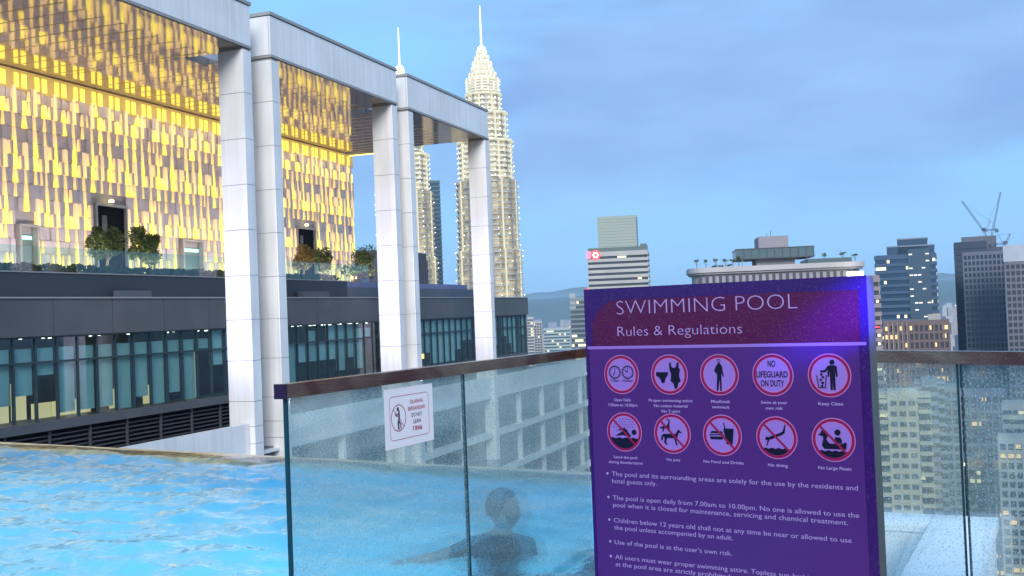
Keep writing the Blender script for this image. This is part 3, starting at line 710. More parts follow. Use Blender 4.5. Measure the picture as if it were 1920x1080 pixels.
# ------------------------------------------------------------------ wet glass fence
def wet_glass(nm, m0, m1_):
    m = bpy.data.materials.new(nm); m.use_nodes = True; t = m.node_tree; t.nodes.clear()
    g = N(t, 'ShaderNodeNewGeometry')
    v1 = N(t, 'ShaderNodeTexVoronoi', feature='F1', i={'Scale': 78.0, 'Randomness': 1.0}); t.links.new(g.outputs['Position'], v1.inputs['Vector'])
    v2 = N(t, 'ShaderNodeTexVoronoi', feature='F1', i={'Scale': 150.0, 'Randomness': 1.0}); t.links.new(g.outputs['Position'], v2.inputs['Vector'])
    # drop size varies per cell
    sz = N(t, 'ShaderNodeMapRange', i={'From Min': 0.0, 'From Max': 1.0, 'To Min': 0.08, 'To Max': 0.42}); t.links.new(v1.outputs['Color'], sz.inputs['Value'])
    d1 = N(t, 'ShaderNodeMath', operation='LESS_THAN'); t.links.new(v1.outputs['Distance'], d1.inputs[0]); t.links.new(sz.outputs[0], d1.inputs[1])
    d2 = N(t, 'ShaderNodeMath', operation='LESS_THAN', i={1: 0.22}); t.links.new(v2.outputs['Distance'], d2.inputs[0])
    mxd = N(t, 'ShaderNodeMath', operation='MAXIMUM'); t.links.new(d1.outputs[0], mxd.inputs[0]); t.links.new(d2.outputs[0], mxd.inputs[1])
    hg = N(t, 'ShaderNodeMath', operation='SUBTRACT', i={0: 0.5}); t.links.new(v1.outputs['Distance'], hg.inputs[1])
    bp = N(t, 'ShaderNodeBump', i={'Strength': 1.0, 'Distance': 0.004}); t.links.new(hg.outputs[0], bp.inputs['Height'])
    tr = N(t, 'ShaderNodeBsdfTransparent', i={'Color': (0.92, 0.99, 0.98, 1)})
    rf = N(t, 'ShaderNodeBsdfRefraction', i={'IOR': 1.05, 'Roughness': 0.22, 'Color': (0.84, 0.95, 0.95, 1)})
    df = N(t, 'ShaderNodeBsdfTranslucent', i={'Color': (0.62, 0.88, 0.92, 1)})
    d0 = N(t, 'ShaderNodeBsdfDiffuse', i={'Color': (0.62, 0.88, 0.92, 1)})
    fog = N(t, 'ShaderNodeAddShader'); 
    gl = N(t, 'ShaderNodeBsdfGlossy', i={'Roughness': 0.15, 'Color': (0.9, 1, 1, 1)}); t.links.new(bp.outputs[0], gl.inputs['Normal'])
    fm = N(t, 'ShaderNodeMixShader', i={0: 0.5}); t.links.new(df.outputs[0], fm.inputs[1]); t.links.new(d0.outputs[0], fm.inputs[2])
    m1 = N(t, 'ShaderNodeMixShader', i={0: 0.30}); t.links.new(tr.outputs[0], m1.inputs[1]); t.links.new(rf.outputs[0], m1.inputs[2])
    mist = N(t, 'ShaderNodeTexNoise', i={'Scale': 1.6, 'Detail': 3.0}); t.links.new(g.outputs['Position'], mist.inputs['Vector'])
    mr = N(t, 'ShaderNodeMapRange', i={'From Min': 0.3, 'From Max': 0.7, 'To Min': m0, 'To Max': m1_}); t.links.new(mist.outputs['Fac'], mr.inputs['Value'])
    m2 = N(t, 'ShaderNodeMixShader'); t.links.new(mr.outputs[0], m2.inputs[0]); t.links.new(m1.outputs[0], m2.inputs[1]); t.links.new(fm.outputs[0], m2.inputs[2])
    drop = N(t, 'ShaderNodeMixShader', i={0: 0.45}); t.links.new(rf.outputs[0], drop.inputs[1]); t.links.new(gl.outputs[0], drop.inputs[2])
    dm = N(t, 'ShaderNodeMixShader', i={0: 0.65}); t.links.new(drop.outputs[0], dm.inputs[1]); t.links.new(fm.outputs[0], dm.inputs[2])
    fac = N(t, 'ShaderNodeMath', operation='MULTIPLY', i={1: 0.52}); t.links.new(mxd.outputs[0], fac.inputs[0])
    m3 = N(t, 'ShaderNodeMixShader'); t.links.new(fac.outputs[0], m3.inputs[0]); t.links.new(m2.outputs[0], m3.inputs[1]); t.links.new(dm.outputs[0], m3.inputs[2])
    fr = N(t, 'ShaderNodeFresnel', i={'IOR': 1.45}); g2 = N(t, 'ShaderNodeBsdfGlossy', i={'Roughness': 0.05})
    ff = N(t, 'ShaderNodeMath', operation='SUBTRACT', i={0: 1.0}); t.links.new(g.outputs['Backfacing'], ff.inputs[1])
    a2 = N(t, 'ShaderNodeMath', operation='MULTIPLY'); t.links.new(fr.outputs[0], a2.inputs[0]); t.links.new(ff.outputs[0], a2.inputs[1])
    m4 = N(t, 'ShaderNodeMixShader'); t.links.new(a2.outputs[0], m4.inputs[0]); t.links.new(m3.outputs[0], m4.inputs[1]); t.links.new(g2.outputs[0], m4.inputs[2])
    o = N(t, 'ShaderNodeOutputMaterial'); t.links.new(m4.outputs[0], o.inputs[0])
    return m
M_WET = wet_glass('wet_glass', 0.11, 0.19); M_WET2 = wet_glass('wet_glass_clearer', 0.03, 0.08)
M_CLEAR = glass_sheet('clean_glass', (0.86, 0.95, 0.94), 0.02)
M_EDGE = mat('glass_edge', (0.01, 0.05, 0.07), 0.15)
def rail_mat():
    m = bpy.data.materials.new('bronze_rail'); m.use_nodes = True; t = m.node_tree; b = t.nodes['Principled BSDF']
    b.inputs['Metallic'].default_value = 0.85; b.inputs['Roughness'].default_value = 0.16
    g = N(t, 'ShaderNodeNewGeometry'); n = N(t, 'ShaderNodeTexNoise', i={'Scale': 3.0, 'Detail': 8.0, 'Distortion': 1.2}); t.links.new(g.outputs['Position'], n.inputs['Vector'])
    r = N(t, 'ShaderNodeValToRGB'); r.color_ramp.elements[0].position = .35; r.color_ramp.elements[0].color = (0.20, 0.07, 0.06, 1); r.color_ramp.elements[1].position = .7; r.color_ramp.elements[1].color = (0.42, 0.26, 0.18, 1)
    t.links.new(n.outputs['Fac'], r.inputs[0]); t.links.new(r.outputs[0], b.inputs['Base Color'])
    v = N(t, 'ShaderNodeTexVoronoi', i={'Scale': 130.0}); t.links.new(g.outputs['Position'], v.inputs['Vector'])
    bp = N(t, 'ShaderNodeBump', i={'Strength': 0.35, 'Distance': 0.003}); t.links.new(v.outputs['Distance'], bp.inputs['Height']); t.links.new(bp.outputs[0], b.inputs['Normal'])
    return m
M_RAIL = rail_mat(); M_RAILCAP = mat('rail_cap', (0.03, 0.012, 0.05), 0.3, metal=0.3)
Y0, Y1 = 2.883, 5.50; RT, RB = 1.136, 1.087
Of = (XF, (Y0+Y1)/2, -0.15)
fence = thing('glass_fence', 'left glass fence with a bronze top rail and a paper notice, pool water behind it', 'fence', fw(*Of), -YF)
for a, b in ((Y0+0.02, 4.105), (4.12, Y1-0.02)):
    g = MB(Of).box(XF-0.006, XF+0.006, a, b, -0.14, RB+0.02).build('glass_panel', M_WET, fence)
MB(Of).box(XF-0.0065, XF+0.0065, Y0+0.008, Y0+0.019, -0.14, RB+0.02).build('glass_edge', M_EDGE, fence)
MB(Of).box(XF-0.0065, XF+0.0065, 4.1055, 4.1195, -0.14, RB+0.02).build('glass_joint', M_EDGE, fence)
MB(Of).box(XF-0.024, XF+0.024, Y0-0.006, Y1+0.02, RB, RT).build('top_rail', M_RAIL, fence)
MB(Of).box(XF-0.0245, XF+0.0245, Y0-0.016, Y0-0.006, RB-0.001, RT+0.001).build('end_cap', M_RAILCAP, fence)
pass
# right fence
cor = Vector((0.399, 5.981)); fd = Vector((1.855, 3.893))-cor; fd.normalize(); ang = math.atan2(fd.y, fd.x)
fence2 = thing('glass_fence', 'right glass fence crossing behind the sign, purple tinted rail above wet glass', 'fence', (cor.x, cor.y, -0.15), ang)
gx = [0.03, 1.12, 2.285, 3.45, 4.6]
for a, b in zip(gx[:-1], gx[1:]):
    MB().box(a+0.012, b-0.012, -0.006, 0.006, 0.01, RB+0.17).build('glass_panel', M_WET2, fence2)
    MB().box(b-0.011, b-0.008, -0.0062, 0.0062, 0.01, RB+0.17).build('glass_edge', M_EDGE, fence2); MB().box(b+0.008, b+0.011, -0.0062, 0.0062, 0.01, RB+0.17).build('glass_edge', M_EDGE, fence2)
MB().box(0.02, 4.9, -0.024, 0.024, RB+0.15, RT+0.15).build('top_rail', M_RAIL, fence2)
MB().box(-0.02, 0.018, -0.022, 0.022, RB+0.152, RT+0.152).build('corner_joint', M_RAIL, fence2)
pass

# ------------------------------------------------------------------ lettering and flat print
FONT_N = 0
def text_mesh(s, w, cap, m, weight=0.0, name='lettering'):
    c = bpy.data.curves.new(name, 'FONT'); c.body = s; c.size = 1.0; c.resolution_u = 3; c.offset = weight; c.fill_mode = 'FRONT'
    o = bpy.data.objects.new(name, c); me = bpy.data.meshes.new_from_object(o); bpy.data.objects.remove(o)
    xs = [v.co.x for v in me.vertices]; x0, x1 = min(xs), max(xs); sx = w/(x1-x0); sy = cap/0.73
    for v in me.vertices: v.co.x = (v.co.x-x0)*sx; v.co.y *= sy; v.co.z = 0
    me.materials.clear(); me.materials.append(m); me.name = name
    return me
def put_text(parent, s, x, z, w, cap, m, y, weight=0.0, center=False):
    me = text_mesh(s, w, cap, m, weight)
    o = link('lettering', me, parent, loc=(x-(w/2 if center else 0), y, z)); o.rotation_euler = (R(90), 0, 0); return o
def flat(parent, name, polys, m, y, ox=0, oz=0, sc=1.0):      # polys in (x, z), thin printed layer
    mb = MB()
    for p in polys: mb.poly([(ox+a*sc, y, oz+b*sc) for a, b in p])
    return mb.build(name, m, parent)
def circ(cx, cy, r, n=16, r2=None): return [(cx+r*math.cos(2*math.pi*i/n), cy+(r2 or r)*math.sin(2*math.pi*i/n)) for i in range(n)]
def annulus(r0, r1, n=40, a0=0, a1=2*math.pi, cx=0, cy=0):
    out = []
    for i in range(n):
        a, b = a0+(a1-a0)*i/n, a0+(a1-a0)*(i+1)/n
        out.append([(cx+r0*math.cos(a), cy+r0*math.sin(a)), (cx+r1*math.cos(a), cy+r1*math.sin(a)), (cx+r1*math.cos(b), cy+r1*math.sin(b)), (cx+r0*math.cos(b), cy+r0*math.sin(b))])
    return out
def stroke(pts, w):
    out = []
    for (x0, y0), (x1, y1) in zip(pts[:-1], pts[1:]):
        L_ = math.hypot(x1-x0, y1-y0) or 1; nx_, ny_ = -(y1-y0)/L_*w/2, (x1-x0)/L_*w/2
        ex_, ey_ = (x1-x0)/L_*w*0.25, (y1-y0)/L_*w*0.25
        out.append([(x0-ex_+nx_, y0-ey_+ny_), (x0-ex_-nx_, y0-ey_-ny_), (x1+ex_-nx_, y1+ey_-ny_), (x1+ex_+nx_, y1+ey_+ny_)])
    return out
def person_fig(x, y, s):    # standing figure, feet at y
    return [circ(x, y+1.62*s, .15*s), [(x-.26*s, y+1.38*s), (x-.3*s, y+.78*s), (x-.2*s, y+.76*s), (x-.15*s, y+1.2*s), (x-.15*s, y), (x-.02*s, y), (x, y+.7*s), (x+.02*s, y), (x+.15*s, y), (x+.15*s, y+1.2*s), (x+.2*s, y+.76*s), (x+.3*s, y+.78*s), (x+.26*s, y+1.38*s), (x+.15*s, y+1.44*s), (x-.15*s, y+1.44*s)]]

# paper notice taped on the glass (lies in the fence plane, faces the deck)
Opn = (XF+0.008, 3.66, 0.83)
notice = thing('paper_notice', 'white paper notice with red warning circle taped to the left glass fence', 'notice', fw(*Opn), -YF+R(90))
PM = mat('paper', (0.80, 0.76, 0.80), 0.6); RM = mat('print_red', (0.42, 0.05, 0.09), 0.6); BM = mat('print_black', (0.03, 0.03, 0.06), 0.6)
# local: x runs along the fence away from camera, z up, front faces -y
pw, ph = 0.36, 0.237
MB().box(-pw/2, pw/2, -0.0012, 0.0, 0.0, ph).build('sheet', PM, notice)
bord = []
rw, rh_, rc = 0.145, 0.086, 0.018
pts = []
for cx_, cz_, a0 in ((rw-rc, rh_-rc, 0), (-rw+rc, rh_-rc, 90), (-rw+rc, -rh_+rc, 180), (rw-rc, -rh_+rc, 270)):
    for k in range(5): a_ = R(a0+22.5*k); pts.append((cx_+rc*math.cos(a_), cz_+rc*math.sin(a_)))
pts.append(pts[0])
flat(notice, 'border', stroke(pts, 0.0022), RM, -0.0020, 0, 0.118)
flat(notice, 'warning_ring', annulus(0.050, 0.054, 36), RM, -0.0020, -0.083, 0.118)
flat(notice, 'figure', [circ(-.005, .036, .008, 12)]+stroke([(.002, .028), (.004, .0), (-.004, -.018), (-.002, -.044)], .010)+stroke([(.0, .02), (-.014, .008), (-.024, .016)], .005)+stroke([(-.002, -.01), (.012, -.026), (.014, -.043)], .007), BM, -0.0022, -0.083, 0.118)
flat(notice, 'slash', stroke([(-.037, .037), (.037, -.037)], .0035), RM, -0.0026, -0.083, 0.118)
for s_, z_, w_, m_, c_ in (('DILARANG', .167, .098, RM, .0155), ('BERSANDAR', .139, .130, RM, .0165), ('DO NOT', .112, .080, BM, .0165), ('LEAN', .085, .056, BM, .0165), ('不要倚靠', .056, .075, RM, .0155)):
    put_text(notice, s_, 0.052, z_, w_, c_, m_, -0.0022, 0.01, True)

# ------------------------------------------------------------------ pool rules sign
SX, SY = 0.86137, 2.6; SA = math.atan2(-.5573547, .8302745)
sg = thing('rules_sign', 'purple swimming pool rules sign board with ten round pictograms and white lettering', 'sign', (SX, SY, 1.4076-1.556), SA)
TOP = 1.556
def pur(name, c, rough=0.18): return mat(name, c, rough, spec=0.5)
S_DARK = pur('sign_indigo', (0.028, 0.002, 0.100)); S_MAR = pur('sign_maroon', (0.068, 0.0, 0.044)); S_PUR = pur('sign_purple', (0.062, 0.014, 0.145))  # purple light on the board is put into the print colours
S_RIM = pur('sign_rim', (0.42, 0.15, 0.40)); S_RING = pur('sign_ring', (0.22, 0.004, 0.065)); S_DISC = pur('sign_disc', (0.26, 0.145, 0.50)); S_BLK = pur('sign_black', (0.004, 0.002, 0.018))
S_TXT = pur('sign_text', (0.38, 0.26, 0.56)); S_LINE = pur('sign_line', (0.26, 0.14, 0.50)); S_SLASH = pur('sign_slash', (0.25, 0.006, 0.05))
def drops(m, sc=190.0):
    t = m.node_tree; g = N(t, 'ShaderNodeNewGeometry'); v = N(t, 'ShaderNodeTexVoronoi', i={'Scale': sc}); t.links.new(g.outputs['Position'], v.inputs['Vector'])
    r = N(t, 'ShaderNodeMapRange', i={'From Min': 0.0, 'From Max': 0.22, 'To Min': 1.0, 'To Max': 0.0}); t.links.new(v.outputs['Distance'], r.inputs['Value'])
    bp = N(t, 'ShaderNodeBump', i={'Strength': 0.6, 'Distance': 0.002}); t.links.new(r.outputs[0], bp.inputs['Height']); t.links.new(bp.outputs[0], t.nodes['Principled BSDF'].inputs['Normal'])
for m_ in (S_DARK, S_MAR): drops(m_)
M_STEEL = mat('brushed_steel', (0.20, 0.19, 0.19), 0.35, metal=0.7, var=0.1, vscale=8)
WD = 0.79
def rrect(x0, x1, z0, z1, r, n=6, corners=(1, 1, 1, 1)):
    out = []
    for (cx_, cz_, a0, on) in ((x1-r, z1-r, 0, corners[0]), (x0+r, z1-r, 90, corners[1]), (x0+r, z0+r, 180, corners[2]), (x1-r, z0+r, 270, corners[3])):
        if on: out += [(cx_+r*math.cos(R(a0+90*k/n)), cz_+r*math.sin(R(a0+90*k/n))) for k in range(n+1)]
        else: out.append((x1 if a0 in (0, 270) else x0, z1 if a0 in (0, 90) else z0))
    return out
# housing: rounded in plan at the rear edges
hb = MB()
plan = [(-WD, 0.004), (0.0, 0.004)] + [(0.0+0.0, 0.07)] + [(-0.012, 0.085), (-WD+0.012, 0.085), (-WD, 0.07)]
hb.prism(plan, 0.10, TOP-0.002); hb.build('housing', M_STEEL, sg)
MB().box(-WD-0.002, 0.002, -0.0, 0.0035, 0.10, TOP).build('face_panel', S_DARK, sg)
MB().box(-WD+0.05, -0.05, 0.02, 0.07, 0.0, 0.10).build('plinth', M_STEEL, sg)
MB().box(-WD+0.0, 0.0, -0.12, 0.22, -0.0, 0.015).build('base_plate', M_STEEL, sg)
def zt(v): return TOP+v
flat(sg, 'header_panel', [rrect(-WD+0.022, -0.018, zt(-0.163), zt(-0.034), 0.085, 10, (0, 1, 0, 0))], S_MAR, -0.0012)
flat(sg, 'body_panel', [[(-WD+0.010, 0.12), (-0.022, 0.12), (-0.022, zt(-0.170)), (-WD+0.010, zt(-0.170))]], S_PUR, -0.0012)
flat(sg, 'divider', [[(-WD+0.004, zt(-0.1705)), (-0.004, zt(-0.1705)), (-0.004, zt(-0.1625)), (-WD+0.004, zt(-0.1625))]], S_LINE, -0.0020)
put_text(sg, 'SWIMMING POOL', -0.687, zt(-0.0755), 0.516, 0.0415, S_TXT, -0.0022, -0.022)
put_text(sg, 'Rules & Regulations', -0.687, zt(-0.1350), 0.366, 0.0285, S_TXT, -0.0022, -0.015)
icons = [
 (-.6805, -.2420, ['Open Daily', '7.00am to 10.00pm'], (.053, .092)), (-.5340, -.2420, ['Proper swimming attire', 'No cotton material', 'No T-shirt'], (.130, .100, .055)),
 (-.3895, -.2425, ['Muslimah', 'swimsuit'], (.053, .049)), (-.2435, -.2430, ['Swim at your', 'own risk'], (.070, .046)), (-.0980, -.2440, ['Keep Clean'], (.062,)),
 (-.6785, -.4015, ['Leave the pool', 'during thunderstorm'], (.073, .106)), (-.5325, -.4018, ['No pets'], (.040,)), (-.3885, -.4018, ['No Food and Drinks'], (.112,)),
 (-.2405, -.4030, ['No diving'], (.052,)), (-.0950, -.4035, ['No Large Floats'], (.082,))]
def wave(x0, x1, y, amp=.03, n=16): return [(x0+(x1-x0)*i/n, y+amp*math.sin(i*math.pi/2*1.0)) for i in range(n+1)]
def lower_seg(y, r=.84, n=22, amp=.03):
    a = math.asin(y/r); xr = r*math.cos(a)
    top = wave(-xr, xr, y, amp)
    arc = [(r*math.cos(t_), r*math.sin(t_)) for t_ in [a-(a-(-math.pi-a))*k/n for k in range(1, n)]]
    return top+arc
def clock(cx_, h1, h2):
    P_ = annulus(.29, .34, 28, cx=cx_, cy=.12)
    P_ += stroke([(cx_, .12), (cx_+.18*math.sin(R(h1)), .12+.18*math.cos(R(h1)))], .045)+stroke([(cx_, .12), (cx_+.26*math.sin(R(h2)), .12+.26*math.cos(R(h2)))], .03)
    for k in range(12):
        a_ = R(30*k); P_ += stroke([(cx_+.23*math.cos(a_), .12+.23*math.sin(a_)), (cx_+.28*math.cos(a_), .12+.28*math.sin(a_))], .03)
    return P_
figs = {
 0: clock(-.37, 210, 0)+clock(.37, 300, 0),
 1: [[(-.72, .12), (-.05, .12), (-.06, .0), (-.2, -.18), (-.28, -.42), (-.42, -.42), (-.5, -.2), (-.72, -.04)],
     [(.02, .60), (.11, .60), (.14, .38), (.26, .32), (.38, .38), (.44, .60), (.55, .60), (.52, .38), (.60, .22), (.54, .05), (.55, -.15), (.62, -.32), (.48, -.42), (.40, -.70), (.28, -.70), (.22, -.44), (.06, -.32), (.09, -.1), (.10, .05), (.02, .25)]],
 2: annulus(.06, .085, 14, cx=.0, cy=.68)+[[(-.03, .58), (.05, .58), (.10, .50), (.16, .42), (.2, .1), (.24, -.08), (.19, -.09), (.12, .1), (.11, -.1), (.10, -.78), (.02, -.78), (.02, -.2), (-.08, -.78), (-.17, -.76), (-.11, -.1), (-.12, .05), (-.2, .12), (-.25, .2), (-.14, .44), (-.08, .52)]],
 4: person_fig(.15, -.66, .78)+stroke([(.0, .42), (-.18, .2), (-.38, .18)], .10)+stroke([(-.58, .0), (-.5, -.56), (-.2, -.56), (-.14, .0)], .045)+[circ(-.36, .04, .06, 8), circ(-.3, -.08, .06, 8), circ(-.4, -.2, .06, 8), circ(-.32, -.34, .07, 8), circ(-.35, -.48, .06, 8)],
 5: [lower_seg(-.30), circ(.56, .0, .14, 16), [(-.55, -.22), (-.1, .04), (.12, .1), (.4, -.2), (.3, -.24), (-.1, -.16)], [(-.5, .06), (.0, .22), (.22, .06), (.12, -.02), (-.02, .10)]]+
    [circ(-.62+.16*i+(.08 if j % 2 else 0), .26+.13*j, .028, 6) for i in range(8) for j in range(4) if math.hypot(-.62+.16*i, .26+.13*j) < .78],
 6: [[(-.48, -.02), (-.60, -.12), (-.62, -.36), (-.52, -.32), (-.5, -.14), (-.42, -.22), (-.46, -.44), (-.34, -.56), (-.28, -.54), (-.34, -.40), (-.28, -.22), (.1, -.22), (.18, -.54), (.28, -.56), (.22, -.38), (.28, -.14), (.36, .06), (.52, .04), (.56, .0), (.44, .14), (.34, .22), (.28, .14), (.18, .0)],
     [(-.66, .30), (-.50, .36), (-.34, .36), (-.24, .44), (-.16, .62), (-.28, .72), (-.24, .76), (-.10, .64), (-.14, .44), (-.12, .2), (-.2, .14), (-.24, .26), (-.42, .26), (-.46, .12), (-.54, .06), (-.5, .26), (-.62, .24)]],
 7: [[(-.62, .10), (-.54, .20), (-.02, .20), (.06, .10)], [(-.66, -.0), (-.64, .05), (.08, .05), (.10, -.0)], [(-.62, -.16), (-.64, -.06), (.04, -.06), (.04, -.16), (-.02, -.2), (-.56, -.2)],
     [(.10, .34), (.58, .34), (.60, .26), (.52, -.42), (.22, -.42), (.08, .26)]]+stroke([(.16, .34), (.10, .60)], .05),
 8: [lower_seg(-.50, .82), circ(-.46, -.05, .09, 12), [(-.42, -.0), (-.2, .1), (.1, .2), (.3, .3), (.42, .64), (.46, .62), (.40, .22), (.24, .12), (.0, .04), (-.24, -.08), (-.34, -.08), (-.46, -.38), (-.52, -.38), (-.44, -.14)]],
 9: [lower_seg(-.50, .82), circ(.20, .34, .14, 16), [(-.70, .22), (-.60, .28), (-.54, .40), (-.40, .46), (-.26, .36), (-.24, .20), (-.32, .0), (-.2, -.16), (.3, -.20), (.56, -.10), (.60, -.16), (.56, -.42), (-.44, -.42), (-.54, -.24), (-.46, .02), (-.48, .16), (-.58, .18)], [(.08, .12), (.32, .12), (.38, .0), (.38, -.16), (.04, -.16), (.04, .0)]],
}
IR = 0.0545
for k, (cx_, v_, cap_, ws) in enumerate(icons):
    oz = zt(v_)
    o = MB().poly([(a*IR, 0, b*IR) for a, b in circ(0, 0, 0.80, 40)]).build('pictogram', S_DISC, sg); o.location = (cx_, -0.0018, oz)
    flat(o, 'rim', annulus(.95, 1.0, 44)+annulus(.78, .83, 44), S_RIM, -0.0004, 0, 0, IR)
    flat(o, 'ring', annulus(.83, .955, 44), S_RING, -0.0008, 0, 0, IR)
    if k in figs: flat(o, 'figure', figs[k], S_BLK, -0.0010, 0, 0, IR)
    if k >= 5: flat(o, 'slash', stroke([(-.60, .62), (.60, -.62)], .095), S_SLASH, -0.0014, 0, 0, IR)
    if k == 0: put_text(o, '7.00am - 10.00pm', 0, -.36*IR, .070, .0062, S_BLK, -0.0010, .012, True)
    if k == 3:
        for s_, z_, w_ in (('NO', .50, .020), ('LIFEGUARD', .0, .083), ('ON DUTY', -.42, .062)): put_text(o, s_, -0.002, z_*IR-.006, w_, .0165, S_BLK, -0.0010, .015, True)
    for i, (s_, w_) in enumerate(zip(cap_, ws)): put_text(sg, s_, cx_, zt(v_-.0740-.0145*i), w_, .0080, S_TXT, -0.0022, .014, True)
rules = [(-.5255, 'The pool and its surrounding areas are solely for the use by the residents and', .683, 1), (-.5455, 'hotel guests only.', .138, 0),
 (-.5920, 'The pool is open daily from 7.00am to 10.00pm. No one is allowed to use the', .683, 1), (-.6120, 'pool when it is closed for maintenance, servicing and chemical treatment.', .655, 0),
 (-.6550, 'Children below 12 years old shall not at any time be near or allowed to use', .662, 1), (-.6750, 'the pool unless accompanied by an adult.', .352, 0),
 (-.7160, "Use of the pool is at the user's own risk.", .348, 1),
 (-.7570, 'All users must wear proper swimming attire. Topless sun-bathing and nudity', .668, 1), (-.7770, 'at the pool area are strictly prohibited.', .345, 0), (-.8180, 'Glass', .045, 1)]
for v_, s_, w_, bul in rules:
    put_text(sg, s_, -.7235, zt(v_), w_, .0128, S_TXT, -0.0022, 0.0)
    if bul: flat(sg, 'bullet', [circ(-.7375, zt(v_)+.0062, .0036, 10)], S_TXT, -0.0022)

# ------------------------------------------------------------------ the two lit towers
def star(Rr, n=16, steps=3, amp=0.085):
    pts = []
    for i in range(n):
        for k in range(steps):
            a = 2*math.pi*(i+k/steps)/n; f = k/steps
            r = Rr*(1-amp*math.sin(math.pi*f)) if i % 2 == 0 else Rr*(1-amp*0.2-amp*0.9*math.sin(math.pi*f)*0.4)
            pts.append((r*math.cos(a), r*math.sin(a)))
    return pts
M_TSTEEL = mat('tower_steel', (0.34, 0.33, 0.30), 0.35, metal=0.4)
def tower_wall_mat():
    # glass storeys: warm lit rooms and darker ones, cell by cell
    m = bpy.data.materials.new('tower_rooms'); m.use_nodes = True; t = m.node_tree; b = t.nodes['Principled BSDF']; b.inputs['Base Color'].default_value = (0.16, 0.17, 0.16, 1); b.inputs['Roughness'].default_value = 0.3
    g = N(t, 'ShaderNodeTexCoord'); mp = N(t, 'ShaderNodeMapping', i={'Scale': (0.28, 0.28, 0.20)}); t.links.new(g.outputs['Object'], mp.inputs[0])
    v = N(t, 'ShaderNodeTexVoronoi', i={'Scale': 1.0}); t.links.new(mp.outputs[0], v.inputs['Vector'])
    s = N(t, 'ShaderNodeSeparateColor'); t.links.new(v.outputs['Color'], s.inputs[0])
    r = N(t, 'ShaderNodeValToRGB'); t.links.new(s.outputs[0], r.inputs[0]); e = r.color_ramp.elements
    e[0].position = 0.05; e[0].color = (0.16, 0.13, 0.085, 1); e[1].position = 0.95; e[1].color = (0.95, 0.78, 0.40, 1)
    q = e.new(0.5); q.color = (0.48, 0.38, 0.20, 1)
    t.links.new(r.outputs[0], b.inputs['Emission Color']); b.inputs['Emission Strength'].default_value = 0.27
    return m
M_TWALL = tower_wall_mat()
M_TRING = mat('tower_ring', (0.36, 0.35, 0.31), 0.4, metal=0.2, emit=(1.0, 0.91, 0.70), estr=0.07)  # floodlight on rings, piers and crown is put in as their own glow
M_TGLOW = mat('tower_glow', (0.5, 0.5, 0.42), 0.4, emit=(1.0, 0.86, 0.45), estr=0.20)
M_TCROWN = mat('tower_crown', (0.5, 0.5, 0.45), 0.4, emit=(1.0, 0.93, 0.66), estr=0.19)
M_TBULB = mat('tower_bulb', (1, 1, 1), 0.4, emit=(1.0, 0.96, 0.80), estr=1.5)
def twin(label, x, y, seed):
    t = thing('lit_tower', label, 'skyscraper', (x, y, GZ), 0.35)
    tiers = [(-10, 48.5, 25.0), (48.5, 101, 23.4), (101, 131.5, 20.8), (131.5, 153, 17.0), (153, 167.5, 13.0), (167.5, 178.5, 12.2), (178.5, 183, 9.6), (183, 187, 7.6), (187, 191.5, 6.6), (191.5, 196, 4.6), (196, 200, 2.9)]
    bulbs = MB(); rd = random.Random(seed)
    MB().prism(star(25.6), 0, 204).build('shaft', M_TWALL, t)
    for z0, z1, r in tiers:
        z0 -= GZ; z1 -= GZ
        MB().prism(star(r*0.965), z0, z1).build('tier', M_TWALL, t)
        hgt = 4.05 if r > 12.5 else 2.4
        n = max(1, int(round((z1-z0)/hgt))); ring = MB().prism(star(r+0.55), 0, 1.15 if r > 12.5 else 0.9).prism(star(r+0.95), 1.15, 1.35).mesh('floor_ring', M_TRING if z1 < 131-GZ else M_TCROWN)
        rim = MB().prism(star(r+1.5), 0, 1.5).mesh('setback_ring', M_TGLOW)
        for k in range(n):
            z = z0+(z1-z0)*(k+0.45)/n
            link('floor_ring', ring, t, loc=(0, 0, z))
            for i in range(16):
                a = 2*math.pi*(i)/16; rr_ = r+0.55
                if rd.random() < (0.8 if r < 22 else 0.45):
                    cx, cy = rr_*math.cos(a), rr_*math.sin(a); s = 0.26 if i % 2 else 0.2
                    bulbs.box(cx-s, cx+s, cy-s, cy+s, z+1.36, z+1.36+2*s)
        if r < 22: link('setback_ring', rim, t, loc=(0, 0, z1-1.6))
    # vertical piers of light in the recesses
    for i in range(16):
        a = 2*math.pi*(i+0.5)/16
        for z0, z1, r in tiers[:5]:
            rr_ = r*0.955; px, py = rr_*math.cos(a), rr_*math.sin(a)
            MB().prism([(px+0.75*math.cos(a+q), py+0.75*math.sin(a+q)) for q in (0.8, 2.4, 3.9, 5.5)], z0-GZ, z1-GZ).build('pier', M_TGLOW if i % 2 == 0 else M_TSTEEL, t)
    bulbs.build('bulb', M_TBULB, t, kind='stuff')
    MB().lathe([(1.6, 200-GZ), (2.0, 200.4-GZ), (2.6, 202-GZ), (2.0, 203.9-GZ), (1.0, 204.6-GZ), (0.75, 206-GZ), (0.6, 216-GZ), (0.42, 230-GZ), (0.25, 235.5-GZ)], 12).build('spire', mat('spire_glow', (.9, .9, .85), .4, emit=(1.0, 0.97, 0.85), estr=0.65), t)
    MB().lathe([(0.3, 200-GZ), (2.4, 200.8-GZ), (3.1, 202.2-GZ), (2.4, 203.7-GZ), (0.3, 204.5-GZ)], 16).build('ring_ball', mat('ball_glow', (1, 1, .9), .4, emit=(1.0, 0.97, 0.85), estr=3.0), t)
    return t
twin('nearer of two tall cream-lit tiered towers, in full view right of the columns', -16.2, 806, 4)
twin('farther cream-lit tiered tower, mostly hidden behind the white columns', -83.9, 858, 5)

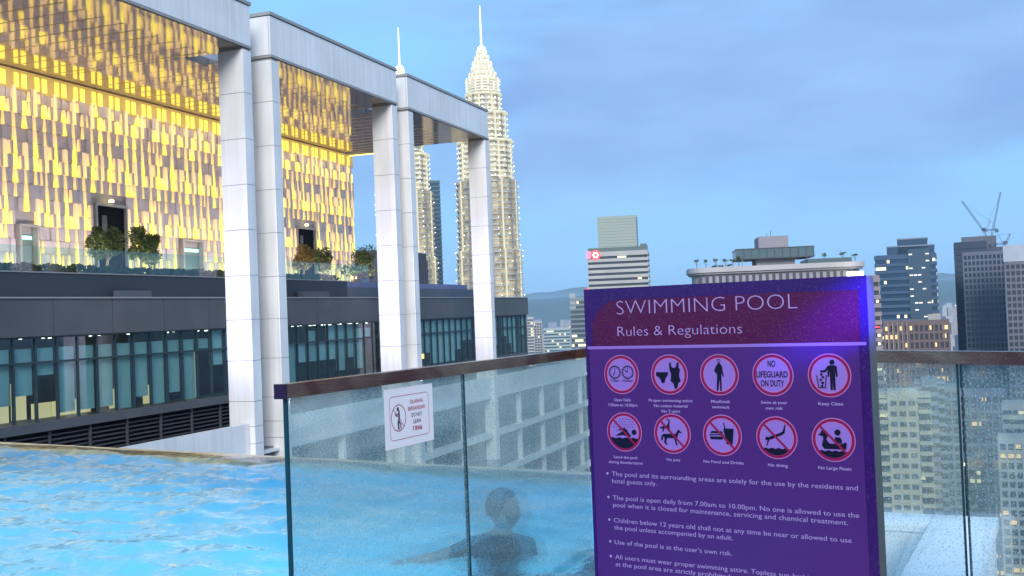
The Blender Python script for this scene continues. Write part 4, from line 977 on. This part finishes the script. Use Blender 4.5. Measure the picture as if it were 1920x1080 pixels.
# ------------------------------------------------------------------ city buildings
M_LITW = mat('lit_window', (0.5, 0.45, 0.3), 0.5, emit=(1.0, 0.84, 0.50), estr=0.55)
M_LITC = mat('lit_window_cool', (0.5, 0.5, 0.5), 0.5, emit=(1.0, 0.93, 0.72), estr=0.4)
M_LITO = mat('lit_window_orange', (0.5, 0.35, 0.2), 0.5, emit=(1.0, 0.62, 0.25), estr=0.6)
M_RED = mat('red_sign', (0.7, 0.05, 0.06), 0.5, emit=(1.0, 0.05, 0.07), estr=0.9)
BC = {}
def bmat(c, rough=0.7, metal=0.0): 
    k = 'wall_%d_%d_%d' % tuple(int(v*100) for v in c)
    return mat(k, c, rough, metal, var=0.10, vscale=0.08)
def block(label, x, y, w, d, ztop, rz, wall, glass=(0.05, 0.07, 0.09), fh=3.6, style='band', litp=0.08, name='office_tower', zbot=GZ, wd=3.2, lit=None, seed=0, cat='building', frac=0.5, group=None):
    """style band: alternating spandrel / glass strips; grid: piers and slabs; punched: balconies"""
    t = thing(name, label, cat, (x, y, zbot), rz, group); H = ztop-zbot; rd = random.Random(seed or int(x*7+y))
    MB().box(-w/2, w/2, -d/2, d/2, 0, H).build('core', mat('glass_%d' % int(glass[2]*1000), glass, 0.15, spec=0.8), t)
    vis = min(H, 175.0); n = int(vis/fh)
    if style == 'band':
        me = MB().box(-w/2-0.5, w/2+0.5, -d/2-0.5, d/2+0.5, 0, fh*frac).mesh('spandrel', bmat(wall))
        for k in range(n): link('spandrel', me, t, loc=(0, 0, H-fh*(k+frac)-0.01))
    elif style == 'grid':
        sl = MB(); np_ = max(3, int(w/wd)); nd = max(3, int(d/wd))
        for k in range(n): sl.box(-w/2-0.35, w/2+0.35, -d/2-0.35, d/2+0.35, H-fh*k-1.1, H-fh*k-0.01)
        sl.build('floor_slab', bmat(wall), t, kind='stuff')
        pr = MB()
        for i in range(np_+1):
            px = -w/2+w*i/np_
            for sy in (-d/2-0.45, d/2+0.05): pr.box(px-0.35, px+0.35, sy, sy+0.4, H-vis, H)
        for i in range(nd+1):
            py = -d/2+d*i/nd
            for sx in (-w/2-0.45, w/2+0.05): pr.box(sx, sx+0.4, py-0.35, py+0.35, H-vis, H)
        pr.build('pier', bmat(wall), t, kind='stuff')
    elif style == 'balcony':
        MB().box(-w*0.28, w*0.28, -d/2-0.8, d/2+0.8, 0, H+2).build('spine', bmat(wall), t)
        me = MB()
        for sx in (-1, 1):
            a, b = (sx*w*0.285, sx*w*0.52) if sx > 0 else (sx*w*0.52, sx*w*0.285)
            me.box(a, b, -d/2-1.6, d/2+1.6, 0, 1.15)
        mm = me.mesh('balcony', bmat(wall))
        for k in range(n): link('balcony', mm, t, loc=(0, 0, H-fh*(k+0.5)))
        wn_ = MB()
        for k in range(n):
            for q in (-0.17, 0.0, 0.17): wn_.box(w*q-1.0, w*q+1.0, -d/2-0.86, -d/2-0.78, H-fh*k-2.6, H-fh*k-1.0)
        wn_.build('window', mat('window_dim', (0.12, 0.11, 0.09), .3), t, kind='stuff')
    # rooms with the light on
    if litp > 0:
        lw = MB(); m_ = lit or M_LITW; faces = [(-1, 0), (0, -1), (0, 1)]
        for k in range(n):
            z = H-fh*k
            for fx, fy_2 in faces:
                L_ = w if fx else d; c = int(L_/wd)
                i = 0
                while i < c:
                    if rd.random() < litp:
                        ln = rd.choice([1, 1, 1, 2, 3]); a = -L_/2+wd*i+0.3; b = min(L_/2-0.2, a+wd*ln-0.6)
                        z0_, z1_ = (z-fh+0.25, z-fh*frac-0.25) if style == 'band' else (z-fh+0.5, z-1.3)
                        z1_ = max(z1_, z0_+1.0)
                        if fx: lw.box(a, b, -d/2-0.06, -d/2-0.01, z0_, z1_)
                        else:
                            sx = fy_2*w/2; lw.box(min(sx, sx+fy_2*0.06), max(sx, sx+fy_2*0.06), a, b, z0_, z1_)
                        i += ln
                    i += 1
        if lw.v: lw.build('lit_window', m_, t, kind='stuff')
    MB().box(-w/2-0.3, w/2+0.3, -d/2-0.3, d/2+0.3, H, H+1.0).build('roof_edge', bmat(wall), t)
    return t, H
def facing(x, y): return -math.atan2(x, y)

# red-emblem tower
t, H = block('banded office tower with a glowing red emblem at its top left corner', 72.3, 715, 39, 30, 38.0, R(-9), (0.46, 0.44, 0.40), (0.05, 0.055, 0.06), 3.65, 'band', 0.035, seed=3, frac=0.55)
MB().box(-12.5, 13.0, -11, 11, H+0.9, H+24.5).build('upper_block', mat('louvre_pale', (0.36, 0.40, 0.34), .6), t)
up = MB()
for k in range(11): up.box(-12.6, 13.1, -11.12, 11.12, H+2.4+2.0*k, H+2.7+2.0*k)
up.build('upper_louvre', mat('louvre_pale_dark', (0.26, 0.30, 0.26), .6), t, kind='stuff')
MB().box(-19.2, 19.2, -14.8, 14.8, H+1.0, H+3.6).build('crown_band', mat('crown_green', (0.13, 0.17, 0.15), .3), t)
MB().box(15.2, 19.3, -15.0, 14.8, H-4.5, H+5.2).build('corner_fin', mat('crown_green'), t)
MB().box(-20.0, -17.4, -15.7, -15.4, H-3.2, H+1.6).build('sign_board', mat('sign_pink', (0.8, 0.2, 0.3), .5, emit=(1.0, 0.18, 0.3), estr=0.5), t)
em = MB().prism([(3.1*math.cos(a*math.pi/10), 3.1*math.sin(a*math.pi/10)) for a in range(20)], 0, 0.5).build('emblem', M_RED, t); em.rotation_euler = (R(90), 0, 0); em.location = (-14.2, -15.3, H-1.0)
e2 = MB()
for k in range(6):
    a = k*math.pi/3; e2.prism([(0.9*math.cos(q)+1.5*math.cos(a), 0.9*math.sin(q)+1.5*math.sin(a)) for q in (0, 1.57, 3.14, 4.71)], 0.5, 0.6)
e2 = e2.build('emblem_petal', mat('emblem_pale', (1, .6, .5), .5, emit=(1.0, 0.30, 0.24), estr=1.3), t); e2.rotation_euler = (R(90), 0, 0); e2.location = (-14.2, -15.3, H-1.0)

# broad hotel behind the sign
bx0, by0 = 99.0, 405.0
t = thing('broad_hotel', 'broad curved-corner hotel with a roof garden behind the top of the sign', 'building', (bx0, by0, GZ), R(-8)); H = 15.0-GZ
def rr_plan(w, d, r): return [(x, y) for x, y in rrect(-w/2, w/2, -d/2, d/2, r, 6)]
MB().prism(rr_plan(58, 30, 5), 0, H-6.6).build('core', mat('hotel_dark', (0.10, 0.09, 0.11), .7), t)  # one dark tone for the core behind the floor bands
MB().prism(rr_plan(60, 32, 6), H-6.6, H-1.8).build('arcade', bmat((0.34, 0.31, 0.31)), t)
MB().prism(rr_plan(64, 36, 8), H-1.8, H).build('cornice', bmat((0.50, 0.46, 0.44)), t)
MB().prism(rr_plan(62.5, 34.5, 7), H-2.5, H-1.8).build('cornice_lower', bmat((0.40, 0.37, 0.36)), t)
MB().prism(rr_plan(60.6, 32.6, 6), H-9.2, H-8.2).build('string_course', bmat((0.42, 0.39, 0.38)), t)
ow_ = MB().box(0, 1.1, -0.12, 0, 0, 2.4).mesh('oval_window', mat('oval_dark', (0.07, 0.07, 0.10), .3))
for i in range(24): link('oval_window', ow_, t, loc=(-28+2.4*i, -16.0, H-5.6))
for k in range(9):
    MB().prism(rr_plan(60, 32, 6), H-13.5-3.6*k, H-12.0-3.6*k).build('floor_band', bmat((0.42, 0.39, 0.38)), t)
MB().box(-5.4, 5.4, -9, 9, H, H+11.0).build('lift_core', bmat((0.30, 0.27, 0.29)), t)
MB().box(-6.6, 7.4, -9.5, 9.5, H, H+2.9).build('core_base', bmat((0.27, 0.25, 0.26)), t)
MB().box(-13.8, 14.0, -12.5, 11, H+3.0, H+6.3).build('sky_lounge', mat('lounge_glass', (0.09, 0.14, 0.15), 0.2), t)
MB().box(-14.0, 14.2, -12.7, 11.2, H+6.3, H+6.6).box(-14.0, 14.2, -12.7, 11.2, H+2.6, H+3.0).build('lounge_frame', mat('lounge_dark', (0.05, 0.06, 0.07), .4), t)
pieces('lounge_post', [(-14+2.8*i-0.08, -14+2.8*i+0.08, -12.75, -12.6, H+3.0, H+6.3) for i in range(11)], mat('lounge_dark'), t, (0, 0, 0))
MB().box(-12.0, -11.6, -12, -11.6, H, H+2.6).box(11.4, 11.8, -12, -11.6, H, H+2.6).build('lounge_leg', bmat((0.30, 0.27, 0.29)), t)
MB().box(11.5, 27.0, -14.0, 8, H, H+1.7).build('garden_screen', mat('screen_green', (0.08, 0.12, 0.12), .3), t)
MB().box(-0.1, 0.1, 0, 0.2, H+11.0, H+13.6).build('mast', M_LOUVRE, t); MB().box(-1.5, -1.35, 0, 0.15, H+11.0, H+12.8).build('mast', M_LOUVRE, t)
c8, s8 = math.cos(R(-8)), math.sin(R(-8))
spots = [(-28.6, 4.6, 1.3, 'leftmost tree of the roof garden on the broad hotel'), (-25.2, 4.4, 1.1, 'second tree from the left on the broad hotel roof'), (-21.6, 5.0, 1.3, 'third tree from the left on the broad hotel roof, taller than its neighbours'),
 (-18.2, 4.4, 1.3, 'fourth tree from the left on the broad hotel roof'), (-15.4, 4.2, 1.1, 'fifth tree from the left on the broad hotel roof'), (-13.3, 5.6, 1.2, 'sixth and tallest tree on the roof garden, nearest the glass lounge'),
 (17.5, 4.9, 1.2, 'clipped tree just right of the glass lounge on the broad hotel roof'), (24.0, 5.3, 1.4, 'tree behind the green screen on the right of the broad hotel roof'), (28.3, 4.4, 1.5, 'rightmost tree at the edge of the broad hotel roof')]
for i, (lx, h_, r_, lab) in enumerate(spots):
    wx, wy = bx0+c8*lx+s8*13.0*1.0*1.0, by0+s8*lx-c8*13.0
    tree('roof_tree', lab, bx0+c8*lx-s8*(-13), by0+s8*lx+c8*(-13), 15.0, h_*0.74, r_, 40+i, parent_frame=False, group='trees on the broad hotel roof', n=170, clear=0.62)
for i, lx in enumerate((-22.5, -20, -16.5)):
    sh = leaf_cloud(120, 0, 0, 0.5, 1.5, 1.0, 0.6, 0.25, random.Random(70+i)).build('roof_shrub', M_LEAF, label=('low shrub between second and third roof tree', 'low shrub under the third roof tree of the broad hotel', 'low shrub between the fourth and fifth roof trees')[i], cat='shrub', group='shrubs on the broad hotel roof')
    sh.location = (bx0+c8*lx-s8*(-14), by0+s8*lx+c8*(-14), 15.0)
# lit sign block and balcony tower right of the board
t, H = block('narrow tower with strings of lit balconies hugging the right edge of the sign', 127.6, 383, 7.5, 12, 8.6, R(-18), (0.30, 0.24, 0.24), (0.06, 0.05, 0.06), 3.0, 'band', 0.55, name='balcony_tower', wd=1.5, seed=8)
MB().box(-6.8, -1.2, -6.6, -6.2, H-2.5, H+2.6).build('lit_sign', mat('white_sign', (1, 1, 1), .5, emit=(1.0, 0.97, 0.86), estr=1.6), t)
MB().prism([(1.1*math.cos(a*math.pi/6), 1.1*math.sin(a*math.pi/6)) for a in range(12)], 0, .4).build('red_lamp', M_RED, t).location = (2.2, -7.0, H-17.5)
# stepped glass tower
M_BG = (0.03, 0.07, 0.12)
t, H = block('stepped blue glass office tower right of the sign with lit floors', 226.5, 612, 32, 26, 24.6, R(-22), (0.055, 0.105, 0.17), M_BG, 3.9, 'band', 0.16, frac=0.42, wd=2.0, seed=12, lit=M_LITW)
for nm, x0, x1, z1 in (('upper_step', -9.5, 15.5, 5.2), ('top_step', -3.8, 12.0, 9.2)):
    MB().box(x0, x1, -12.6, 11, H+0.9, H+z1).build(nm, mat('step_glass', (0.05, 0.09, 0.14), .2), t)
    MB().box(x0-0.2, x1+0.2, -12.8, 11.2, H+z1, H+z1+0.7).build('roof_edge', bmat((0.22, 0.26, 0.30)), t)
MB().box(1.5, 13.0, -13.8, -13.3, H-60, H+3.5).build('centre_bay', mat('bay_glass', (0.07, 0.11, 0.15), .2), t)
MB().box(1.8, 1.95, -3, -2.9, H+9.9, H+12).build('antenna', M_TRIM, t)
lg = MB(); rd = random.Random(21)
for k in range(26):
    for q in range(5):
        if rd.random() < 0.3: lg.box(2+2.2*q, 3.8+2.2*q, -13.9, -13.82, H+1.5-3.9*k-1.2, H+1.5-3.9*k-0.5)
lg.build('lit_window', M_LITC, t, kind='stuff')
# brown striped block
t, H = block('brown office block with pale vertical stripes above the right rail', 174.0, 462, 25.5, 22, -9.6, R(-20), (0.17, 0.125, 0.12), (0.07, 0.06, 0.07), 3.6, 'grid', 0.16, wd=1.9, seed=31, lit=M_LITO)
pieces('stripe', [(-11.5+1.9*i, -11.1+1.9*i, -11.8, -11.5, H-60, H+0.5) for i in range(5)], mat('stripe_pale', (0.34, 0.29, 0.27), .6), t, (0, 0, 0))
MB().box(5, 10, -6, 4, H+1, H+3.2).build('plant_room', bmat((0.40, 0.38, 0.34)), t)
# dark towers at the right edge
t, H = block('dark blank slab tower with one pale square opening, left of the gridded tower', 282.5, 655, 17.5, 26, 32.4, R(-24), (0.042, 0.06, 0.09), (0.03, 0.04, 0.065), 3.5, 'band', 0.0, name='slab_tower', seed=41, frac=0.9)
MB().box(-1.0, 3.6, -13.9, -13.5, H-51, H-47).build('opening', mat('pale_opening', (0.5, 0.62, 0.75), .6), t)
MB().box(5.6, 8.2, -13.9, -13.5, H-51, H-47).build('opening', mat('pale_opening'), t)
t, H = block('wide dark tower block with a flat pale plant room behind the gridded tower', 296.0, 675, 27, 20, 29.5, R(-24), (0.085, 0.095, 0.12), (0.035, 0.045, 0.065), 3.5, 'grid', 0.0, name='slab_tower', seed=42)
MB().box(-9.5, 10.5, -9, 8, H-3, H+8.2).build('plant_room', bmat((0.13, 0.14, 0.16)), t)
block('grey gridded apartment tower in front of the dark slab tower', 271.0, 606, 25.5, 22, 24.4, R(-24), (0.15, 0.16, 0.195), (0.035, 0.045, 0.065), 3.3, 'grid', 0.0, name='apartment_tower', wd=2.1, seed=43)
t, H = block('pale-topped apartment tower cut by the right edge of the picture', 268.5, 552, 24, 20, 17.0, R(-24), (0.16, 0.17, 0.20), (0.04, 0.045, 0.06), 3.3, 'grid', 0.0, name='apartment_tower', wd=2.3, seed=44)
MB().box(-12.6, 12.6, -10.6, 10.6, H+0.5, H+9).build('crown', bmat((0.44, 0.46, 0.50)), t)
MB().bar((0.5, -2, H+8), (0.5, -2, H+33), 0.38, 6, 0.12).build('mast', M_LOUVRE, t)
# tower cranes
M_CR = mat('crane_grey', (0.10, 0.13, 0.18), .6)
def crane(label, x, y, z, h, jib, up, az):
    t = thing('tower_crane', label, 'crane', (x, y, z), az, 'cranes on the dark towers')
    def lattice(a, b, w, nm):
        a, b = Vector(a), Vector(b); d = (b-a); L_ = d.length; d.normalize(); u = Vector((0, 1, 0)); v = d.cross(u).normalized(); mb = MB(); n = max(3, int(L_/2.2))
        cs = [u*w+v*w, u*w-v*w, -u*w-v*w, -u*w+v*w]
        for c_ in cs: mb.bar(a+c_, b+c_*0.6, 0.14, 4)
        for k in range(n):
            f0, f1 = k/n, (k+1)/n
            for q in range(4): mb.bar(a+d*L_*f0+cs[q]*(1-.4*f0), a+d*L_*f1+cs[(q+1) % 4]*(1-.4*f1), 0.09, 3)
        return mb.build(nm, M_CR, t)
    lattice((0, 0, 0), (0, 0, h), 0.7, 'mast')
    lattice((0.5, 0, h), (jib*math.cos(up), 0, h+jib*math.sin(up)), 0.55, 'jib')
    lattice((-0.5, 0, h), (-7, 0, h+0.6), 0.6, 'counter_jib')
    MB().box(-8, -6, -0.9, 0.9, h-1.4, h+0.6).build('counterweight', M_CR, t); MB().box(-0.9, 1.6, -1.5, -0.3, h-0.2, h+1.8).build('cab', M_CR, t)
    MB().bar((-1, 0, h), (-3.5, 0, h+6), 0.2, 4).bar((-3.5, 0, h+6), (-7, 0, h+0.8), 0.08, 3).bar((-3.5, 0, h+6), (jib*math.cos(up)*.9, 0, h+jib*math.sin(up)*.9), 0.06, 3).build('a_frame', M_CR, t)
crane('left tower crane with its jib raised to the left over the dark towers', 296.5, 666, 29, 12, 23, R(58), R(180-24))
crane('right tower crane with a steep jib pointing up to the right', 302.5, 672, 29, 7, 30, R(76), R(-24))
crane('small low crane stub beside the pale plant room', 306.0, 660, 28, 4.0, 7.0, R(62), R(-24))
# left of the sign
t, H = block('grey glass tower touching the left edge of the sign, lamps at its crown', 57.5, 905, 17, 18, 10.5, R(-4), (0.20, 0.25, 0.27), (0.08, 0.11, 0.13), 4.0, 'band', 0.22, frac=0.4, seed=51, wd=2.5)
MB().box(-8.8, -4, -9.2, -8.8, H-9, H+5).build('crown_fin', bmat((0.34, 0.38, 0.40)), t)
MB().box(5.0, 8.2, -9.6, -9.2, H-4.6, H-0.2).build('crown_lamp', mat('lamp_cream', (1, 1, .8), .5, emit=(1.0, 0.95, 0.70), estr=1.6), t)
MB().lathe([(.2, H+7), (1.4, H+8), (.2, H+9.4)], 10, 6.5, -9).build('red_lamp', M_RED, t); MB().bar((6.5, -9, H), (6.5, -9, H+7), .25).build('lamp_post', M_TRIM, t)
block('low pale apartment block between the hotel end and the banded blue block', 28.0, 1500, 22, 20, -14, R(3), (0.42, 0.41, 0.38), (0.10, 0.11, 0.11), 3.6, 'grid', 0.06, seed=52)
block('small pale tower just behind the end of the grey hotel wing', 20.5, 1300, 7, 12, -6, R(3), (0.46, 0.45, 0.42), (0.10, 0.11, 0.11), 3.6, 'band', 0.06, seed=53)
block('wide teal banded office block left of the sign, near the hills', 57.0, 1400, 34, 24, -22, R(-4), (0.36, 0.42, 0.42), (0.07, 0.13, 0.14), 4.2, 'band', 0.14, seed=54)
block('teal glass slab standing beside the farther lit tower', -69.5, 1000, 9.5, 20, 126, R(6), (0.10, 0.17, 0.18), (0.06, 0.11, 0.12), 4.0, 'band', 0.0, frac=0.35, seed=55)
block('dark building with a row of small lights behind the terrace tree', -20.0, 150, 12, 14, 9.4, R(-12), (0.07, 0.07, 0.09), (0.05, 0.06, 0.08), 1.4, 'grid', 0.0, wd=1.2, zbot=-60, seed=56)
# through the wet glass on the right
B = [
 ('cream lit apartment tower with curved balconies seen through the wet glass', 127.0, 352, 16.5, 14, -31, -20, (0.64, 0.56, 0.38), 3.35, 'balcony', 0.10),
 ('slim grey apartment tower right of the cream balcony tower', 150.0, 388, 9.5, 14, -30, -21, (0.34, 0.36, 0.38), 3.3, 'balcony', 0.03),
 ('grey apartment tower behind the joint between the two right glass panels', 162.0, 402, 8.0, 14, -33, -22, (0.27, 0.30, 0.34), 3.3, 'grid', 0.04),
 ('wide blue grey block right of the glass joint, top floors in shade', 196.0, 452, 19, 18, -40, -23, (0.17, 0.19, 0.24), 3.4, 'grid', 0.05),
 ('pale tower at the right edge with warm lit upper windows', 187.5, 398, 12, 12, -40, -25, (0.42, 0.42, 0.38), 3.4, 'band', 0.12),
 ('lower white gridded block in front of the pale right edge tower', 178.0, 378, 15, 14, -50, -25, (0.46, 0.46, 0.44), 3.3, 'grid', 0.12),
 ('dark narrow block low down between the grey towers', 176.0, 420, 10, 14, -62, -22, (0.14, 0.15, 0.18), 3.2, 'grid', 0.10),
 ('long low lit car park block far down on the right', 205.0, 455, 26, 16, -92, -24, (0.30, 0.30, 0.30), 3.2, 'band', 0.45),
 ('white podium building low behind the corner parapet', 128.0, 300, 24, 18, -95, -22, (0.42, 0.42, 0.42), 3.4, 'band', 0.12),
 ('mid grey block behind the cream balcony tower, orange lamps on its roof', 146.0, 470, 24, 16, -33, -18, (0.24, 0.24, 0.25), 3.4, 'grid', 0.2),
]
for i, (lab, x, y, w, d, zt_, rz, col, fh, st, lp) in enumerate(B):
    block(lab, x, y, w, d, zt_, R(rz), col, (0.08, 0.085, 0.09) if lp < .1 else (0.09, 0.08, 0.06), fh, st, lp, name='apartment_tower', seed=80+i, wd=2.4, lit=M_LITO if i % 2 else M_LITW)
MB().box(-2.6, 2.6, -3, 3, 0, 5.5).build('x', bmat((0.5, 0.47, 0.38)), None) if False else None
# far city: thousands of small roofs, one mass
rd = random.Random(77)
mats_c = [bmat((0.40, 0.39, 0.37)), bmat((0.26, 0.27, 0.29)), bmat((0.34, 0.30, 0.27))]
mbs = [MB(), MB(), MB()]; lmb = MB(); gmb = MB()
for _ in range(5200):
    d = 420+9000*rd.random()**1.7; az = R(rd.uniform(-12, 34)); x, y = d*math.sin(az), d*math.cos(az)
    w, dd = rd.uniform(8, 30)*(1+d/6000), rd.uniform(8, 26)*(1+d/6000)
    hgt = rd.choice([8, 12, 16, 22, 30, 45]) * rd.uniform(0.7, 1.3)*(1 if d < 1500 else 1.5)
    if d > 1800 and rd.random() < 0.12: hgt = rd.uniform(80, 170)
    if d < 900: hgt = min(hgt, 60)
    q = rd.randrange(3); mbs[q].box(x-w/2, x+w/2, y-dd/2, y+dd/2, GZ, GZ+hgt)
    for k in range(rd.choice([0, 1, 2, 4]) if d < 3500 else rd.choice([0, 1, 1])):
        s = 0.5+d/2200; lx = x+rd.uniform(-w/2, w/2-s); lz = GZ+rd.uniform(0.1, 0.95)*hgt; lmb.box(lx, lx+s, y-dd/2-0.4, y-dd/2-0.1, lz, lz+s*0.8)
for m_, mb in zip(mats_c, mbs): mb.build('distant_city', m_, kind='stuff')
lmb.build('city_lights', mat('city_light', (1, .8, .5), .5, emit=(1.0, 0.78, 0.42), estr=2.0), kind='stuff')
for _ in range(2600):
    d = 420+2600*rd.random(); az = R(rd.uniform(-4, 34)); x, y = d*math.sin(az), d*math.cos(az); r_ = rd.uniform(4, 11)
    gmb.lathe([(r_*0.5, GZ), (r_, GZ+r_*0.5), (r_*0.75, GZ+r_*1.1), (r_*0.15, GZ+r_*1.35)], 6, x, y)
gmb.build('street_trees', M_LEAF, kind='stuff')
